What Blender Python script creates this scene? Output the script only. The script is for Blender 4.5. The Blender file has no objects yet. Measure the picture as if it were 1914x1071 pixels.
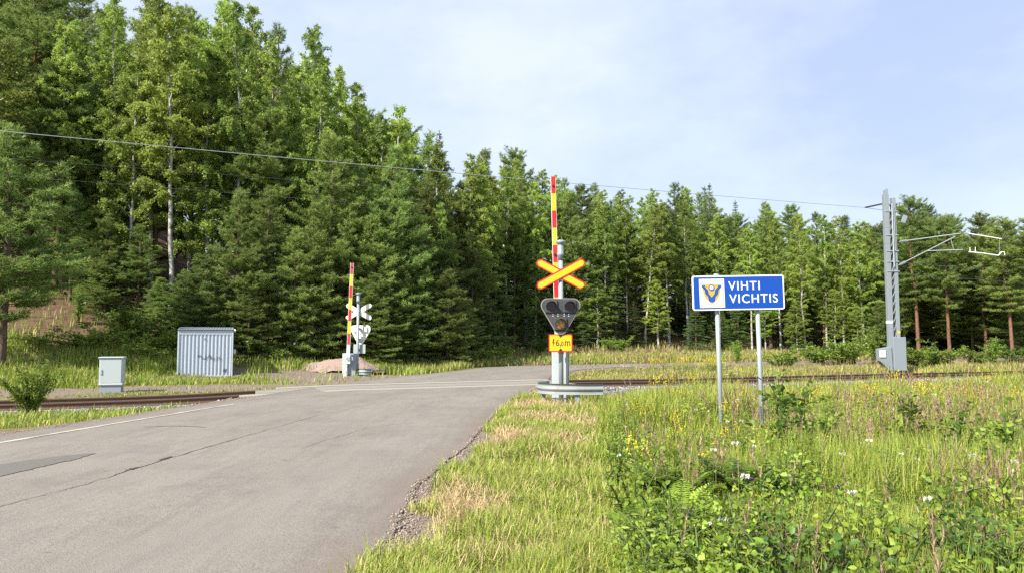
import bpy, bmesh, math, random
import numpy as np
from mathutils import Vector, Matrix

PI = math.pi
rng = np.random.default_rng(7)
random.seed(7)
scn = bpy.context.scene
COL = scn.collection

# ------------------------------------------------------------------ camera geometry (metres; camera 1.6 m above the road)
F, CX, CY, TH, EYE = 1370.0, 957.0, 535.5, math.radians(3.99), 1.6
def ray(px, py):
    u, v = (px - CX) / F, (CY - py) / F
    return Vector((u, math.cos(TH) - math.sin(TH) * v, math.sin(TH) + math.cos(TH) * v))
def on(px, py, z=0.0):                      # where the line of sight meets height z
    r = ray(px, py); k = (z - EYE) / r.z
    return Vector((r.x * k, r.y * k, z))
def at(px, py, Y):                          # where it meets distance Y
    r = ray(px, py); k = Y / r.y
    return Vector((r.x * k, Y, EYE + r.z * k))
def px_of(X, Y, Z):
    dz = Z - EYE
    dep = Y * math.cos(TH) + dz * math.sin(TH)
    return CX + F * X / dep, CY - F * (-Y * math.sin(TH) + dz * math.cos(TH)) / dep

# ------------------------------------------------------------------ small helpers
def tag(o, label=None, cat=None, group=None, kind=None):
    if label: o['label'] = label
    if cat: o['category'] = cat
    if group: o['group'] = group
    if kind: o['kind'] = kind
    return o
def empty(name, loc=(0, 0, 0), rz=0.0):
    o = bpy.data.objects.new(name, None); COL.objects.link(o)
    o.location = loc; o.rotation_euler = (0, 0, rz); o.empty_display_size = .2
    return o
def link_mesh(name, me, mat, parent=None):
    o = bpy.data.objects.new(name, me); COL.objects.link(o)
    if mat: me.materials.append(mat)
    if parent: o.parent = parent
    return o
def copy_tree(o, parent=None):
    c = o.copy(); COL.objects.link(c)
    if parent: c.parent = parent
    for ch in list(o.children): copy_tree(ch, c)
    return c
def np_mesh(name, V, faces, cols=None, smooth=False, tint=None):
    """faces: list of (N,k) int arrays"""
    me = bpy.data.meshes.new(name)
    V = np.asarray(V, np.float32)
    me.vertices.add(len(V)); me.vertices.foreach_set('co', V.ravel())
    faces = [np.asarray(f, np.int32) for f in faces if len(f)]
    tot = np.concatenate([np.full(len(f), f.shape[1], np.int32) for f in faces])
    idx = np.concatenate([f.ravel() for f in faces])
    st = np.concatenate([[0], np.cumsum(tot)[:-1]]).astype(np.int32)
    me.loops.add(len(idx)); me.loops.foreach_set('vertex_index', idx)
    me.polygons.add(len(tot)); me.polygons.foreach_set('loop_start', st); me.polygons.foreach_set('loop_total', tot)
    if smooth: me.polygons.foreach_set('use_smooth', np.ones(len(tot), bool))
    if cols is not None:
        a = me.attributes.new('col', 'FLOAT_COLOR', 'POINT')
        c = np.ones((len(V), 4), np.float32); c[:, :3] = cols
        a.data.foreach_set('color', c.ravel())
    if tint is not None:
        a = me.attributes.new('tint', 'FLOAT', 'POINT'); a.data.foreach_set('value', np.asarray(tint, np.float32))
    me.update(calc_edges=True); me.validate()
    return me

class MB:                                    # collects plain shapes into one mesh
    def __init__(s): s.v = []; s.f = []
    def add(s, vs, fs):
        b = len(s.v); s.v += [tuple(v) for v in vs]; s.f += [tuple(i + b for i in f) for f in fs]; return s
    def box(s, c, d, rot=None):
        c = Vector(c); vs = []
        for z in (-.5, .5):
            for y in (-.5, .5):
                for x in (-.5, .5):
                    p = Vector((x * d[0], y * d[1], z * d[2]))
                    if rot is not None: p = rot @ p
                    vs.append(c + p)
        return s.add(vs, [(0, 2, 3, 1), (4, 5, 7, 6), (0, 1, 5, 4), (2, 6, 7, 3), (0, 4, 6, 2), (1, 3, 7, 5)])
    def bar(s, a, b, w, h):                  # square bar from a to b
        a, b = Vector(a), Vector(b); d = b - a
        q = d.to_track_quat('Z', 'Y').to_matrix()
        return s.box((a + b) / 2, (w, h, d.length), q)
    def cyl(s, a, b, r0, r1=None, n=14, caps=True):
        r1 = r0 if r1 is None else r1
        return s.tube([a, b], [r0, r1], n, caps)
    def tube(s, pts, rad, n=8, caps=True):
        pts = [Vector(p) for p in pts]; vs = []; fs = []
        for i, p in enumerate(pts):
            d = (pts[min(i + 1, len(pts) - 1)] - pts[max(i - 1, 0)]).normalized()
            u = d.orthogonal().normalized() if i == 0 else (u - d * u.dot(d)).normalized()
            w = d.cross(u)
            r = rad[i] if hasattr(rad, '__len__') else rad
            vs += [p + (u * math.cos(2 * PI * k / n) + w * math.sin(2 * PI * k / n)) * r for k in range(n)]
        for i in range(len(pts) - 1):
            fs += [(i * n + k, i * n + (k + 1) % n, (i + 1) * n + (k + 1) % n, (i + 1) * n + k) for k in range(n)]
        if caps:
            fs.append(tuple(range(n - 1, -1, -1))); fs.append(tuple((len(pts) - 1) * n + k for k in range(n)))
        return s.add(vs, fs)
    def prism(s, out, y0, y1):               # outline in x,z extruded along y
        n = len(out)
        vs = [(x, y0, z) for x, z in out] + [(x, y1, z) for x, z in out]
        return s.add(vs, [tuple(range(n)), tuple(range(2 * n - 1, n - 1, -1))] + [(k, n + k, n + (k + 1) % n, (k + 1) % n) for k in range(n)])
    def lathe(s, c, prof, n=16):             # prof: (r, z)
        vs = []; fs = []
        for r, z in prof: vs += [(c[0] + r * math.cos(2 * PI * k / n), c[1] + r * math.sin(2 * PI * k / n), c[2] + z) for k in range(n)]
        for i in range(len(prof) - 1):
            fs += [(i * n + k, i * n + (k + 1) % n, (i + 1) * n + (k + 1) % n, (i + 1) * n + k) for k in range(n)]
        fs.append(tuple(range(n - 1, -1, -1))); fs.append(tuple((len(prof) - 1) * n + k for k in range(n)))
        return s.add(vs, fs)
    def build(s, name, mat, parent=None, bevel=0.0, smooth=False):
        me = bpy.data.meshes.new(name); me.from_pydata(s.v, [], s.f)
        bm = bmesh.new(); bm.from_mesh(me); bmesh.ops.recalc_face_normals(bm, faces=bm.faces); bm.to_mesh(me); bm.free()
        o = link_mesh(name, me, mat, parent)
        if smooth:
            for p in me.polygons: p.use_smooth = len(p.vertices) == 4
        if bevel:
            m = o.modifiers.new('edge', 'BEVEL'); m.width = bevel; m.segments = 2; m.limit_method = 'ANGLE'; m.angle_limit = math.radians(40)
        return o

# ------------------------------------------------------------------ materials
def new_mat(name):
    m = bpy.data.materials.new(name); m.use_nodes = True
    nt = m.node_tree; nt.nodes.clear()
    out = nt.nodes.new('ShaderNodeOutputMaterial')
    return m, nt, out
def N(nt, t, **kw):
    n = nt.nodes.new(t)
    for k, v in kw.items():
        if k in n.inputs: n.inputs[k].default_value = v
        else: setattr(n, k, v)
    return n
def ramp(nt, fac, stops):
    r = nt.nodes.new('ShaderNodeValToRGB'); e = r.color_ramp.elements
    while len(e) < len(stops): e.new(.5)
    for el, (p, c) in zip(e, stops): el.position = p; el.color = (*c, 1) if len(c) == 3 else c
    nt.links.new(fac, r.inputs[0]); return r.outputs[0]
def mix(nt, fac, a, b):
    m = nt.nodes.new('ShaderNodeMix'); m.data_type = 'RGBA'
    for sock, v in ((m.inputs[0], fac), (m.inputs[6], a), (m.inputs[7], b)):
        if isinstance(v, (int, float)): sock.default_value = v
        elif isinstance(v, tuple): sock.default_value = (*v, 1)
        else: nt.links.new(v, sock)
    return m.outputs[2]
def noise(nt, vec, scale, detail=6, rough=.6):
    n = N(nt, 'ShaderNodeTexNoise', Scale=scale, Detail=detail, Roughness=rough); nt.links.new(vec, n.inputs['Vector']); return n.outputs['Fac']
def math_n(nt, op, a, b=None):
    m = nt.nodes.new('ShaderNodeMath'); m.operation = op
    for i, v in enumerate((a, b)):
        if v is None: continue
        if isinstance(v, (int, float)): m.inputs[i].default_value = v
        else: nt.links.new(v, m.inputs[i])
    return m.outputs[0]
def mapr(nt, v, a, b, c=0.0, d=1.0):
    m = N(nt, 'ShaderNodeMapRange'); nt.links.new(v, m.inputs[0])
    for i, x in zip((1, 2, 3, 4), (a, b, c, d)): m.inputs[i].default_value = x
    return m.outputs[0]
def finish(nt, out, color, rough=.6, metal=0.0, bump=None, bstr=.3, bdist=.01, spec=.5):
    p = N(nt, 'ShaderNodeBsdfPrincipled', Metallic=metal)
    p.inputs['Specular IOR Level'].default_value = spec
    if isinstance(color, tuple): p.inputs['Base Color'].default_value = (*color, 1)
    else: nt.links.new(color, p.inputs['Base Color'])
    if isinstance(rough, (int, float)): p.inputs['Roughness'].default_value = rough
    else: nt.links.new(rough, p.inputs['Roughness'])
    if bump is not None:
        b = N(nt, 'ShaderNodeBump', Strength=bstr, Distance=bdist); nt.links.new(bump, b.inputs['Height']); nt.links.new(b.outputs[0], p.inputs['Normal'])
    nt.links.new(p.outputs[0], out.inputs[0]); return p
def paint(name, col, rough=.5, metal=0.0, dirt=(.25, .22, .18), amount=.35, scale=6.0, streak=True):
    m, nt, out = new_mat(name)
    tc = N(nt, 'ShaderNodeTexCoord')
    mp = N(nt, 'ShaderNodeMapping'); nt.links.new(tc.outputs['Object'], mp.inputs[0])
    mp.inputs['Scale'].default_value = (1, 1, .25) if streak else (1, 1, 1)
    n1 = noise(nt, mp.outputs[0], scale, 8, .65); n2 = noise(nt, tc.outputs['Object'], scale * 7, 4)
    f = mapr(nt, math_n(nt, 'ADD', math_n(nt, 'MULTIPLY', n1, .75), math_n(nt, 'MULTIPLY', n2, .25)), .5, .75, 0, amount)
    c = mix(nt, f, col, dirt)
    finish(nt, out, c, mapr(nt, n1, .3, .7, rough * .8, min(1, rough * 1.25)), metal, n2, .08, .003)
    return m
def leaf_mat(name, a, b, trans=.35, rough=.5, objvar=.17):
    """a..b by the per-leaf tint; a little per-tree variation"""
    m, nt, out = new_mat(name)
    at_ = N(nt, 'ShaderNodeAttribute', attribute_name='tint')
    c = mix(nt, at_.outputs['Fac'], a, b)
    oi = N(nt, 'ShaderNodeObjectInfo')
    hs = N(nt, 'ShaderNodeHueSaturation')
    nt.links.new(c, hs.inputs['Color'])
    nt.links.new(mapr(nt, oi.outputs['Random'], 0, 1, .485, .512), hs.inputs['Hue'])
    nt.links.new(mapr(nt, math_n(nt, 'FRACT', math_n(nt, 'MULTIPLY', oi.outputs['Random'], 7.31)), 0, 1, 1 - objvar * 2.2, 1 + objvar * 1.6), hs.inputs['Value'])
    foliage_out(nt, out, hs.outputs[0], trans, rough); return m
def foliage_out(nt, out, c, trans, rough):
    p = N(nt, 'ShaderNodeBsdfPrincipled', Roughness=rough); p.inputs['Specular IOR Level'].default_value = .3
    nt.links.new(c, p.inputs['Base Color'])
    t = N(nt, 'ShaderNodeBsdfTranslucent'); nt.links.new(c, t.inputs['Color'])
    mx = N(nt, 'ShaderNodeMixShader'); mx.inputs[0].default_value = trans
    nt.links.new(p.outputs[0], mx.inputs[1]); nt.links.new(t.outputs[0], mx.inputs[2]); nt.links.new(mx.outputs[0], out.inputs[0])
def col_mat(name, trans=.3, rough=.55):
    m, nt, out = new_mat(name)
    a = N(nt, 'ShaderNodeAttribute', attribute_name='col')
    foliage_out(nt, out, a.outputs['Color'], trans, rough); return m
def bark_mat(name, c0, c1, scale=(14, 14, 4)):
    m, nt, out = new_mat(name); tc = N(nt, 'ShaderNodeTexCoord')
    mp = N(nt, 'ShaderNodeMapping'); nt.links.new(tc.outputs['Object'], mp.inputs[0]); mp.inputs['Scale'].default_value = scale
    n = noise(nt, mp.outputs[0], 1.0, 6, .7)
    finish(nt, out, mix(nt, mapr(nt, n, .35, .65), c0, c1), .9, 0, n, .6, .02, .2); return m

M = {}
M['galv'] = paint('galvanised_steel', (.34, .385, .41), .55, .25, (.3, .31, .3), .5, 5)
M['mast'] = paint('mast_steel', (.23, .27, .30), .6, .15, (.2, .21, .2), .5, 3)
M['beam'] = paint('dull_beam_steel', (.24, .265, .27), .65, .1, (.20, .15, .11), .75, 4)
M['galv_dark'] = paint('dull_galvanised_steel', (.26, .31, .34), .6, .2, (.16, .16, .15), .5, 4)
M['cab_paint'] = paint('weathered_grey_paint', (.42, .48, .49), .6, 0, (.30, .24, .18), .75, 3.5)
M['light_grey'] = paint('light_grey_paint', (.55, .60, .60), .5, 0, (.36, .37, .34), .35, 4)
M['white'] = paint('white_paint', (.78, .79, .77), .5, 0, (.45, .44, .38), .3, 5)
M['offwhite'] = paint('faded_sign_back', (.66, .70, .63), .6, 0, (.45, .5, .4), .4, 6)
M['red'] = paint('signal_red', (.50, .012, .016), .45, 0, (.28, .05, .04), .45, 4)
M['dull_red'] = paint('muted_red', (.33, .05, .05), .55, 0, (.25, .08, .07), .4, 4)  # duller red for the top and lowest red bands of the far boom
M['yellow'] = paint('signal_yellow', (.74, .45, .008), .45, 0, (.45, .27, .05), .4, 4)
M['black'] = paint('black_paint', (.012, .012, .013), .45, 0, (.05, .05, .05), .4, 5)
M['board_face'] = paint('dark_grey_board', (.042, .045, .052), .6, 0, (.085, .08, .075), .6, 7)
M['board_rim'] = paint('pale_board_rim', (.22, .22, .21), .6, 0, (.30, .22, .14), .7, 9)
M['hood'] = paint('dark_lamp_hood', (.045, .05, .056), .5, 0, (.09, .09, .09), .5, 6)
M['sign_blue'] = paint('sign_blue', (.001, .058, .36), .4, 0, (.02, .07, .3), .2, 3)
M['sign_white'] = paint('sign_white', (.80, .82, .84), .4, 0, (.6, .6, .58), .15, 3)
M['crest_gold'] = paint('crest_gold', (.80, .38, .02), .4, 0, (.7, .3, .03), .15, 3)
M['crest_blue'] = paint('crest_blue', (.01, .075, .36), .4, 0, (.02, .08, .3), .15, 3)
M['hut'] = paint('hut_sheet_metal', (.46, .52, .60), .5, .15, (.36, .38, .4), .5, 2.5)
M['hut_trim'] = paint('hut_trim', (.50, .57, .65), .5, .1, (.36, .38, .4), .4, 3)
M['hut_roof'] = paint('hut_roof', (.16, .19, .23), .6, .1, (.1, .1, .1), .4, 4)
M['cabinet'] = paint('cabinet_plastic', (.40, .46, .46), .6, 0, (.40, .44, .42), .35, 3)
M['concrete'] = paint('pale_concrete', (.30, .27, .215), .9, 0, (.30, .27, .22), .6, 5, False)
M['concrete2'] = paint('grey_concrete', (.22, .21, .19), .9, 0, (.22, .2, .17), .6, 5, False)
M['rail_rust'] = paint('rusty_rail', (.115, .066, .046), .85, 0, (.15, .085, .058), .6, 6, False)
M['rail_head'] = paint('worn_rail_head', (.30, .25, .20), .4, .5, (.2, .12, .07), .5, 6, False)
M['sleeper'] = paint('weathered_sleeper', (.22, .20, .17), .9, 0, (.12, .09, .07), .5, 6, False)
M['wire'] = paint('wire_metal', (.42, .46, .46), .4, .5, (.3, .33, .33), .2, 3, False)
M['wire_dark'] = paint('dark_wire', (.13, .14, .14), .5, .4, (.1, .1, .1), .2, 3, False)
M['lens_red'], nt, out = new_mat('dark_red_lens'); finish(nt, out, (.035, .004, .005), .12)
M['lens_amber'], nt, out = new_mat('amber_lens')
tc = N(nt, 'ShaderNodeTexCoord'); v = N(nt, 'ShaderNodeTexVoronoi', Scale=22.0); nt.links.new(tc.outputs['Object'], v.inputs['Vector'])
finish(nt, out, mix(nt, mapr(nt, v.outputs['Distance'], .1, .6), (.85, .62, .28), (.45, .2, .03)), .12, 0, v.outputs['Distance'], .6, .01)
M['lamp_red'], nt, out = new_mat('boom_lamp_red'); finish(nt, out, (.10, .004, .01), .15)
M['lettering'] = M['sign_white']
M['scrawl'] = paint('scrawl_ink', (.07, .08, .10), .7, 0, (.2, .22, .25), .5, 30)

M['birch_leaf'] = leaf_mat('birch_leaves', (.17, .265, .04), (.42, .53, .115), .5)
M['aspen_leaf'] = leaf_mat('yellow_green_leaves', (.10, .17, .02), (.26, .32, .05), .4)
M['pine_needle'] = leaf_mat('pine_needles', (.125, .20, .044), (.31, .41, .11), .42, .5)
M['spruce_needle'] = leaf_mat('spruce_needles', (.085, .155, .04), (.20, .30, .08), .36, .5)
M['shrub_leaf'] = leaf_mat('shrub_leaves', (.11, .20, .025), (.27, .38, .065), .42)
M['willow_leaf'] = leaf_mat('dark_bush_leaves', (.05, .11, .024), (.14, .235, .045), .35)
M['fern_leaf'] = leaf_mat('fern_fronds', (.20, .34, .04), (.36, .50, .075), .42)
M['weed_leaf'] = leaf_mat('weed_leaves', (.19, .30, .035), (.36, .46, .07), .45)
M['yellow_fl'] = leaf_mat('yellow_flower', (.62, .47, .012), (.76, .64, .03), .2)
M['white_fl'] = leaf_mat('white_flower', (.62, .62, .52), (.80, .80, .74), .2)
M['purple_fl'] = leaf_mat('purple_flower', (.22, .09, .25), (.33, .18, .36), .2)
M['stem'] = leaf_mat('green_stems', (.10, .15, .04), (.17, .19, .06), .1)
M['grass'] = col_mat('grass_blades', .34)
M['birch_bark'] = bark_mat('birch_bark', (.10, .09, .08), (.60, .58, .53), (5, 5, 3.2))
M['pine_bark'] = bark_mat('pine_bark', (.075, .058, .045), (.17, .115, .08), (10, 10, 4))
M['pine_bark_red'] = bark_mat('red_pine_bark', (.10, .062, .043), (.25, .13, .075), (9, 9, 4))
M['spruce_bark'] = bark_mat('spruce_bark', (.06, .05, .042), (.16, .12, .09))
M['twig_bark'] = bark_mat('twig_bark', (.08, .06, .04), (.16, .12, .08))

# ------------------------------------------------------------------ the railway line and the road in plan
TD = Vector((.90744, .42017)); TY0 = 26.27
def st(X, Y):                                # s across the track (away from the camera), t along it
    return -.42017 * X + .90744 * (Y - TY0), .90744 * X + .42017 * (Y - TY0)
def track_pt(t, s, z=0.0):
    return Vector((TD.x * t - TD.y * s, TY0 + TD.y * t + TD.x * s, z))
def sstep(x, a, b):
    x = np.clip((x - a) / (b - a), 0, 1); return x * x * (3 - 2 * x)
def rail_z(t):
    t = np.asarray(t, float)
    return .006 - .145 * sstep(-t, 5.5, 12) - .09 * sstep(t, 1.5, 9) - .09 * sstep(t, 10, 34)
Rc = [(-2.3, -8), (-1.75, 0), (-1.1, 5), (-.85, 9.17), (-.2, 16.4), (.73, 23.3), (1.0, 26.5), (2.65, 35), (5, 39.6), (8.5, 41.8), (12, 43.5), (25, 48), (50, 57)]
Lc = [(-10.9, -8), (-10, 0), (-9.2, 6), (-8.46, 12.1), (-7.4, 18.5), (-6.7, 23), (-5.6, 27.7), (-2.45, 36.8), (-1.4, 40.4), (1.3, 42.9), (5.6, 44.8), (22, 51.5), (48, 62)]
def catmull(P, n):
    P = np.array(P, float); Q = np.vstack([2 * P[0] - P[1], P, 2 * P[-1] - P[-2]]); o = []
    for i in range(len(P) - 1):
        a, b, c, d = Q[i:i + 4]
        for k in range(n):
            t = k / n
            o.append(.5 * (2 * b + (c - a) * t + (2 * a - 5 * b + 4 * c - d) * t * t + (3 * b - a - 3 * c + d) * t ** 3))
    o.append(P[-1]); return np.array(o)
NS = 60
RE, LE = catmull(Rc, NS), catmull(Lc, NS)
_j = np.cumsum(rng.normal(0, 1, len(RE))); 
def wob(n, a, k):                            # smooth random wobble
    w = rng.normal(0, 1, n); w = np.convolve(w, np.ones(k) / k, 'same') * math.sqrt(k); return w * a
RE[:, 0] += wob(len(RE), .014, 2) + wob(len(RE), .05, 25)
LE[:, 0] += wob(len(LE), .03, 5) + wob(len(LE), .05, 25)
def in_poly(X, Y, poly):
    X = np.asarray(X); r = np.zeros(X.shape, bool); n = len(poly)
    for i in range(n):
        x0, y0 = poly[i]; x1, y1 = poly[(i + 1) % n]
        if y0 == y1: continue
        c = ((y0 > Y) != (y1 > Y)) & (X < (x1 - x0) * (Y - y0) / (y1 - y0) + x0)
        r ^= c
    return r
road_poly = np.vstack([RE[::6], LE[::-6]])
def dist_line(X, Y, L):
    X = np.asarray(X, float); d = np.full(X.shape, 1e9)
    for i in range(len(L) - 1):
        ax, ay = L[i]; bx, by = L[i + 1]; dx, dy = bx - ax, by - ay
        t = np.clip(((X - ax) * dx + (Y - ay) * dy) / (dx * dx + dy * dy + 1e-9), 0, 1)
        d = np.minimum(d, np.hypot(X - ax - t * dx, Y - ay - t * dy))
    return d
def vnoise(X, Y, sc, seed=0):                # cheap smooth value noise
    X = np.asarray(X, float) * sc + 1000.5; Y = np.asarray(Y, float) * sc + 1000.5
    i, j = np.floor(X).astype(int), np.floor(Y).astype(int); fx, fy = X - i, Y - j
    h = lambda a, b: ((np.sin(a * 127.1 + b * 311.7 + seed * 74.7) * 43758.5453) % 1.0)
    fx = fx * fx * (3 - 2 * fx); fy = fy * fy * (3 - 2 * fy)
    return (h(i, j) * (1 - fx) + h(i + 1, j) * fx) * (1 - fy) + (h(i, j + 1) * (1 - fx) + h(i + 1, j + 1) * fx) * fy
def side_info(X, Y):
    inside = in_poly(X, Y, road_poly)
    return inside, dist_line(X, Y, RE[::6]), dist_line(X, Y, LE[::6])
def zg(X, Y, info=None):
    X = np.asarray(X, float); Y = np.asarray(Y, float)
    s, t = st(X, Y)
    right = sstep(t, -3, 8)
    z = -.03 * np.ones_like(X)
    z -= (sstep(s, -11, -4) * (1 - sstep(s, -2, 2))) * (.17 + .45 * right)
    z -= sstep(s, -2, 2) * (.14 + .14 * right) * (1 - sstep(s, 9, 16) * .6)
    k = .36 - .32 * sstep(t, -20, 3)
    u = np.maximum(0, s - 7.5 + 1.5 * vnoise(X, Y, .12, 3)); u = u * u / (u + 3); u = np.minimum(u, 46)
    z += k * u
    v = np.maximum(0, s - 20); v = v * v / (v + 4)
    z += (.10 + .06 * sstep(t, -10, 12)) * v
    z -= np.where(s < 95, .0014 * np.maximum(0, s - 36) ** 2, .0014 * 59 ** 2 + .165 * (s - 95)) 
    z = np.maximum(z, -1.5)
    z += .10 * (vnoise(X, Y, .5, 1) - .5) + .05 * (vnoise(X, Y, 1.7, 2) - .5)
    inside, dr, dl = info if info is not None else side_info(X, Y)
    e = np.minimum(dr, dl); w = np.where(inside, 1.0, 1 - sstep(e, .15, 1.2))
    z = z * (1 - w) + w * np.where(inside, -.02 - .2 * sstep(e, .05, .5), -.014)
    tr = 1 - sstep(np.abs(s), 1.9, 2.7)
    z = np.where(inside, z, z * (1 - tr) + tr * np.minimum(z, rail_z(t) - .5))
    return z
def zg1(x, y): return float(zg(np.array([x]), np.array([y]))[0])

# ------------------------------------------------------------------ ground sheet
def axis(parts):
    o = []
    for a, b, s in parts: o += list(np.arange(a, b, s))
    return np.array(o + [parts[-1][1]])
gx = axis([(-300, -120, 30), (-120, -30, 3), (-30, -14, .6), (-14, 8, .2), (8, 22, .4), (22, 60, 1.2), (60, 130, 4), (130, 310, 30)])
gy = axis([(-100, -20, 20), (-20, 2, 1.2), (2, 46, .25), (46, 70, .8), (70, 150, 4), (150, 300, 30)])
GX, GY = np.meshgrid(gx, gy); shp = GX.shape
X, Y = GX.ravel(), GY.ravel()
info = side_info(X, Y); Z = zg(X, Y, info)
s_, t_ = st(X, Y)
# zones: R = bare gravel, G = needle litter, B = dry cut grass
inside, dr, dl = info
nz = vnoise(X, Y, .8, 5)
gr = (1 - sstep(dr + .35 * (nz - .5), .2, .6)) + (1 - sstep(dl + .3 * (nz - .5), .25, .7)) * (s_ < 0)
path = sstep(s_, 2.3, 3.0) * (1 - sstep(s_ + 1.2 * (nz - .5), 6.0, 7.4)) * (1 - sstep(t_, 3, 8)) * (X < -1.5)
yard = np.exp(-((X + 7.6) / 4.2) ** 2 - ((Y - 31.6) / 2.8) ** 2) * 1.5
gr = np.clip(np.maximum(gr, np.maximum(path, yard)), 0, 1)
def litter_w(X, Y):
    s, t = st(X, Y); n = vnoise(X, Y, .35, 8)
    left = sstep(s + 4 * (n - .5), 12.0, 15.5) * (1 - sstep(t, 8, 14))
    return np.maximum(left, sstep(s + 3 * (n - .5), 17.5, 20.5))
lit = litter_w(X, Y)
ny, nx = shp; I = np.arange(ny * nx).reshape(shp)
quads = np.stack([I[:-1, :-1], I[:-1, 1:], I[1:, 1:], I[1:, :-1]], -1).reshape(-1, 4)
me = np_mesh('ground', np.stack([X, Y, Z], 1), [quads], np.stack([gr, lit, np.zeros_like(gr)], 1), True)
m, nt, out = new_mat('ground_soil')
g = N(nt, 'ShaderNodeNewGeometry'); pos = g.outputs['Position']
a = N(nt, 'ShaderNodeAttribute', attribute_name='col'); sep = N(nt, 'ShaderNodeSeparateColor'); nt.links.new(a.outputs['Color'], sep.inputs[0])
n1 = noise(nt, pos, 1.3); n2 = noise(nt, pos, 16.0); n3 = noise(nt, pos, 60.0, 3)
soil = mix(nt, mapr(nt, n1, .35, .65), (.10, .115, .03), (.19, .17, .07))
soil = mix(nt, mapr(nt, n2, .45, .7), soil, (.20, .155, .08))
grav = mix(nt, mapr(nt, n3, .35, .65), (.13, .098, .078), (.32, .26, .215))
grav = mix(nt, mapr(nt, n2, .45, .7), grav, (.135, .105, .08))
litt = mix(nt, mapr(nt, n2, .35, .65), (.095, .056, .036), (.19, .125, .08))
litt = mix(nt, mapr(nt, n1, .5, .7), litt, (.085, .055, .035))
c = mix(nt, mapr(nt, math_n(nt, 'ADD', sep.outputs[1], math_n(nt, 'MULTIPLY', math_n(nt, 'SUBTRACT', n2, .5), .6)), .35, .65), soil, litt)
c = mix(nt, mapr(nt, math_n(nt, 'ADD', sep.outputs[0], math_n(nt, 'MULTIPLY', math_n(nt, 'SUBTRACT', n2, .5), .7)), .35, .65), c, grav)
finish(nt, out, c, .95, 0, math_n(nt, 'ADD', n2, math_n(nt, 'MULTIPLY', n3, .5)), .7, .04, .2)
tag(link_mesh('ground', me, m), 'grassy ground rising into a wooded hillside', 'ground', kind='structure')

# ------------------------------------------------------------------ road
K = 26
w = np.linspace(0, 1, K)[None, :, None]
RP = LE[:, None, :] * (1 - w) + RE[:, None, :] * w
RX, RY = RP[..., 0], RP[..., 1]
RZ = .03 * (1 - (2 * w[..., 0] - 1) ** 2) * (1 - np.exp(-(st(RX, RY)[0] / 3.0) ** 2)) + .012 * (vnoise(RX, RY, .45, 4) - .5) * (1 - np.exp(-(st(RX, RY)[0] / 2.5) ** 2))
def road_z(x, y):
    d = (RX - x) ** 2 + (RY - y) ** 2; return float(RZ.flat[d.argmin()])
n0 = RP.shape[0]
V = np.stack([RX, RY, RZ], -1)
Vl = V[:, :1].copy(); Vl[..., 2] -= .3; Vr = V[:, -1:].copy(); Vr[..., 2] -= .3; Vr[..., 0] += .02
V = np.concatenate([Vl, V[:, :1], V, V[:, -1:], Vr], 1); kk = K + 4
I = np.arange(n0 * kk).reshape(n0, kk)
quads = np.stack([I[:-1, :-1], I[:-1, 1:], I[1:, 1:], I[1:, :-1]], -1)
quads = np.delete(quads, [1, K + 1], 1).reshape(-1, 4)
rt_ = np.concatenate([[0, 0], np.linspace(0, 1, K), [1, 1]]); me = np_mesh('road', V.reshape(-1, 3), [quads], None, True, np.tile(rt_, n0))
m, nt, out = new_mat('worn_asphalt')
g = N(nt, 'ShaderNodeNewGeometry'); pos = g.outputs['Position']
n1 = noise(nt, pos, .35, 5); n2 = noise(nt, pos, 3.0, 6); n3 = noise(nt, pos, 62, 4, .8)
mp = N(nt, 'ShaderNodeMapping'); nt.links.new(pos, mp.inputs[0]); mp.inputs['Scale'].default_value = (6, .8, 1); mp.inputs['Rotation'].default_value = (0, 0, -.13)
n4 = noise(nt, mp.outputs[0], 1.0, 5)
vo = N(nt, 'ShaderNodeTexVoronoi', Scale=95.0); nt.links.new(pos, vo.inputs['Vector'])
c = mix(nt, mapr(nt, n1, .3, .7), (.208, .188, .160), (.268, .243, .209))
c = mix(nt, mapr(nt, n4, .45, .75, 0, .55), c, (.145, .133, .117))
c = mix(nt, mapr(nt, n2, .55, .72, 0, .6), c, (.235, .195, .172))
c = mix(nt, mapr(nt, noise(nt, pos, .8, 8, .7), .50, .66, 0, .55), c, (.145, .132, .116))
c = mix(nt, mapr(nt, n3, .44, .68, 0, .95), c, (.09, .081, .07))
c = mix(nt, mapr(nt, n3, .28, .40, .6, 0), c, (.36, .33, .29))
mp2 = N(nt, 'ShaderNodeMapping'); nt.links.new(pos, mp2.inputs[0]); mp2.inputs['Scale'].default_value = (4.5, 11, 1); mp2.inputs['Rotation'].default_value = (0, 0, .25)
vo2 = N(nt, 'ShaderNodeTexVoronoi', Scale=1.0); nt.links.new(mp2.outputs[0], vo2.inputs['Vector'])
pit = math_n(nt, 'MULTIPLY', mapr(nt, vo2.outputs['Distance'], .10, .19, 1, 0), mapr(nt, noise(nt, pos, .9, 4), .53, .60))
c = mix(nt, math_n(nt, 'MULTIPLY', pit, .8), c, (.075, .066, .058))
at_ = N(nt, 'ShaderNodeAttribute', attribute_name='tint')
wv = math_n(nt, 'ADD', at_.outputs['Fac'], math_n(nt, 'MULTIPLY', math_n(nt, 'SUBTRACT', noise(nt, pos, .5, 4), .5), .12))
lane = ramp(nt, wv, [(.06, (0, 0, 0)), (.18, (1, 1, 1)), (.28, (.1, .1, .1)), (.40, (.9, .9, .9)), (.50, (.0, .0, .0)), (.62, (.9, .9, .9)), (.74, (.1, .1, .1)), (.85, (1, 1, 1)), (.96, (0, 0, 0))])
c = mix(nt, math_n(nt, 'MULTIPLY', lane, .32), c, (.25, .23, .203))
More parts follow.
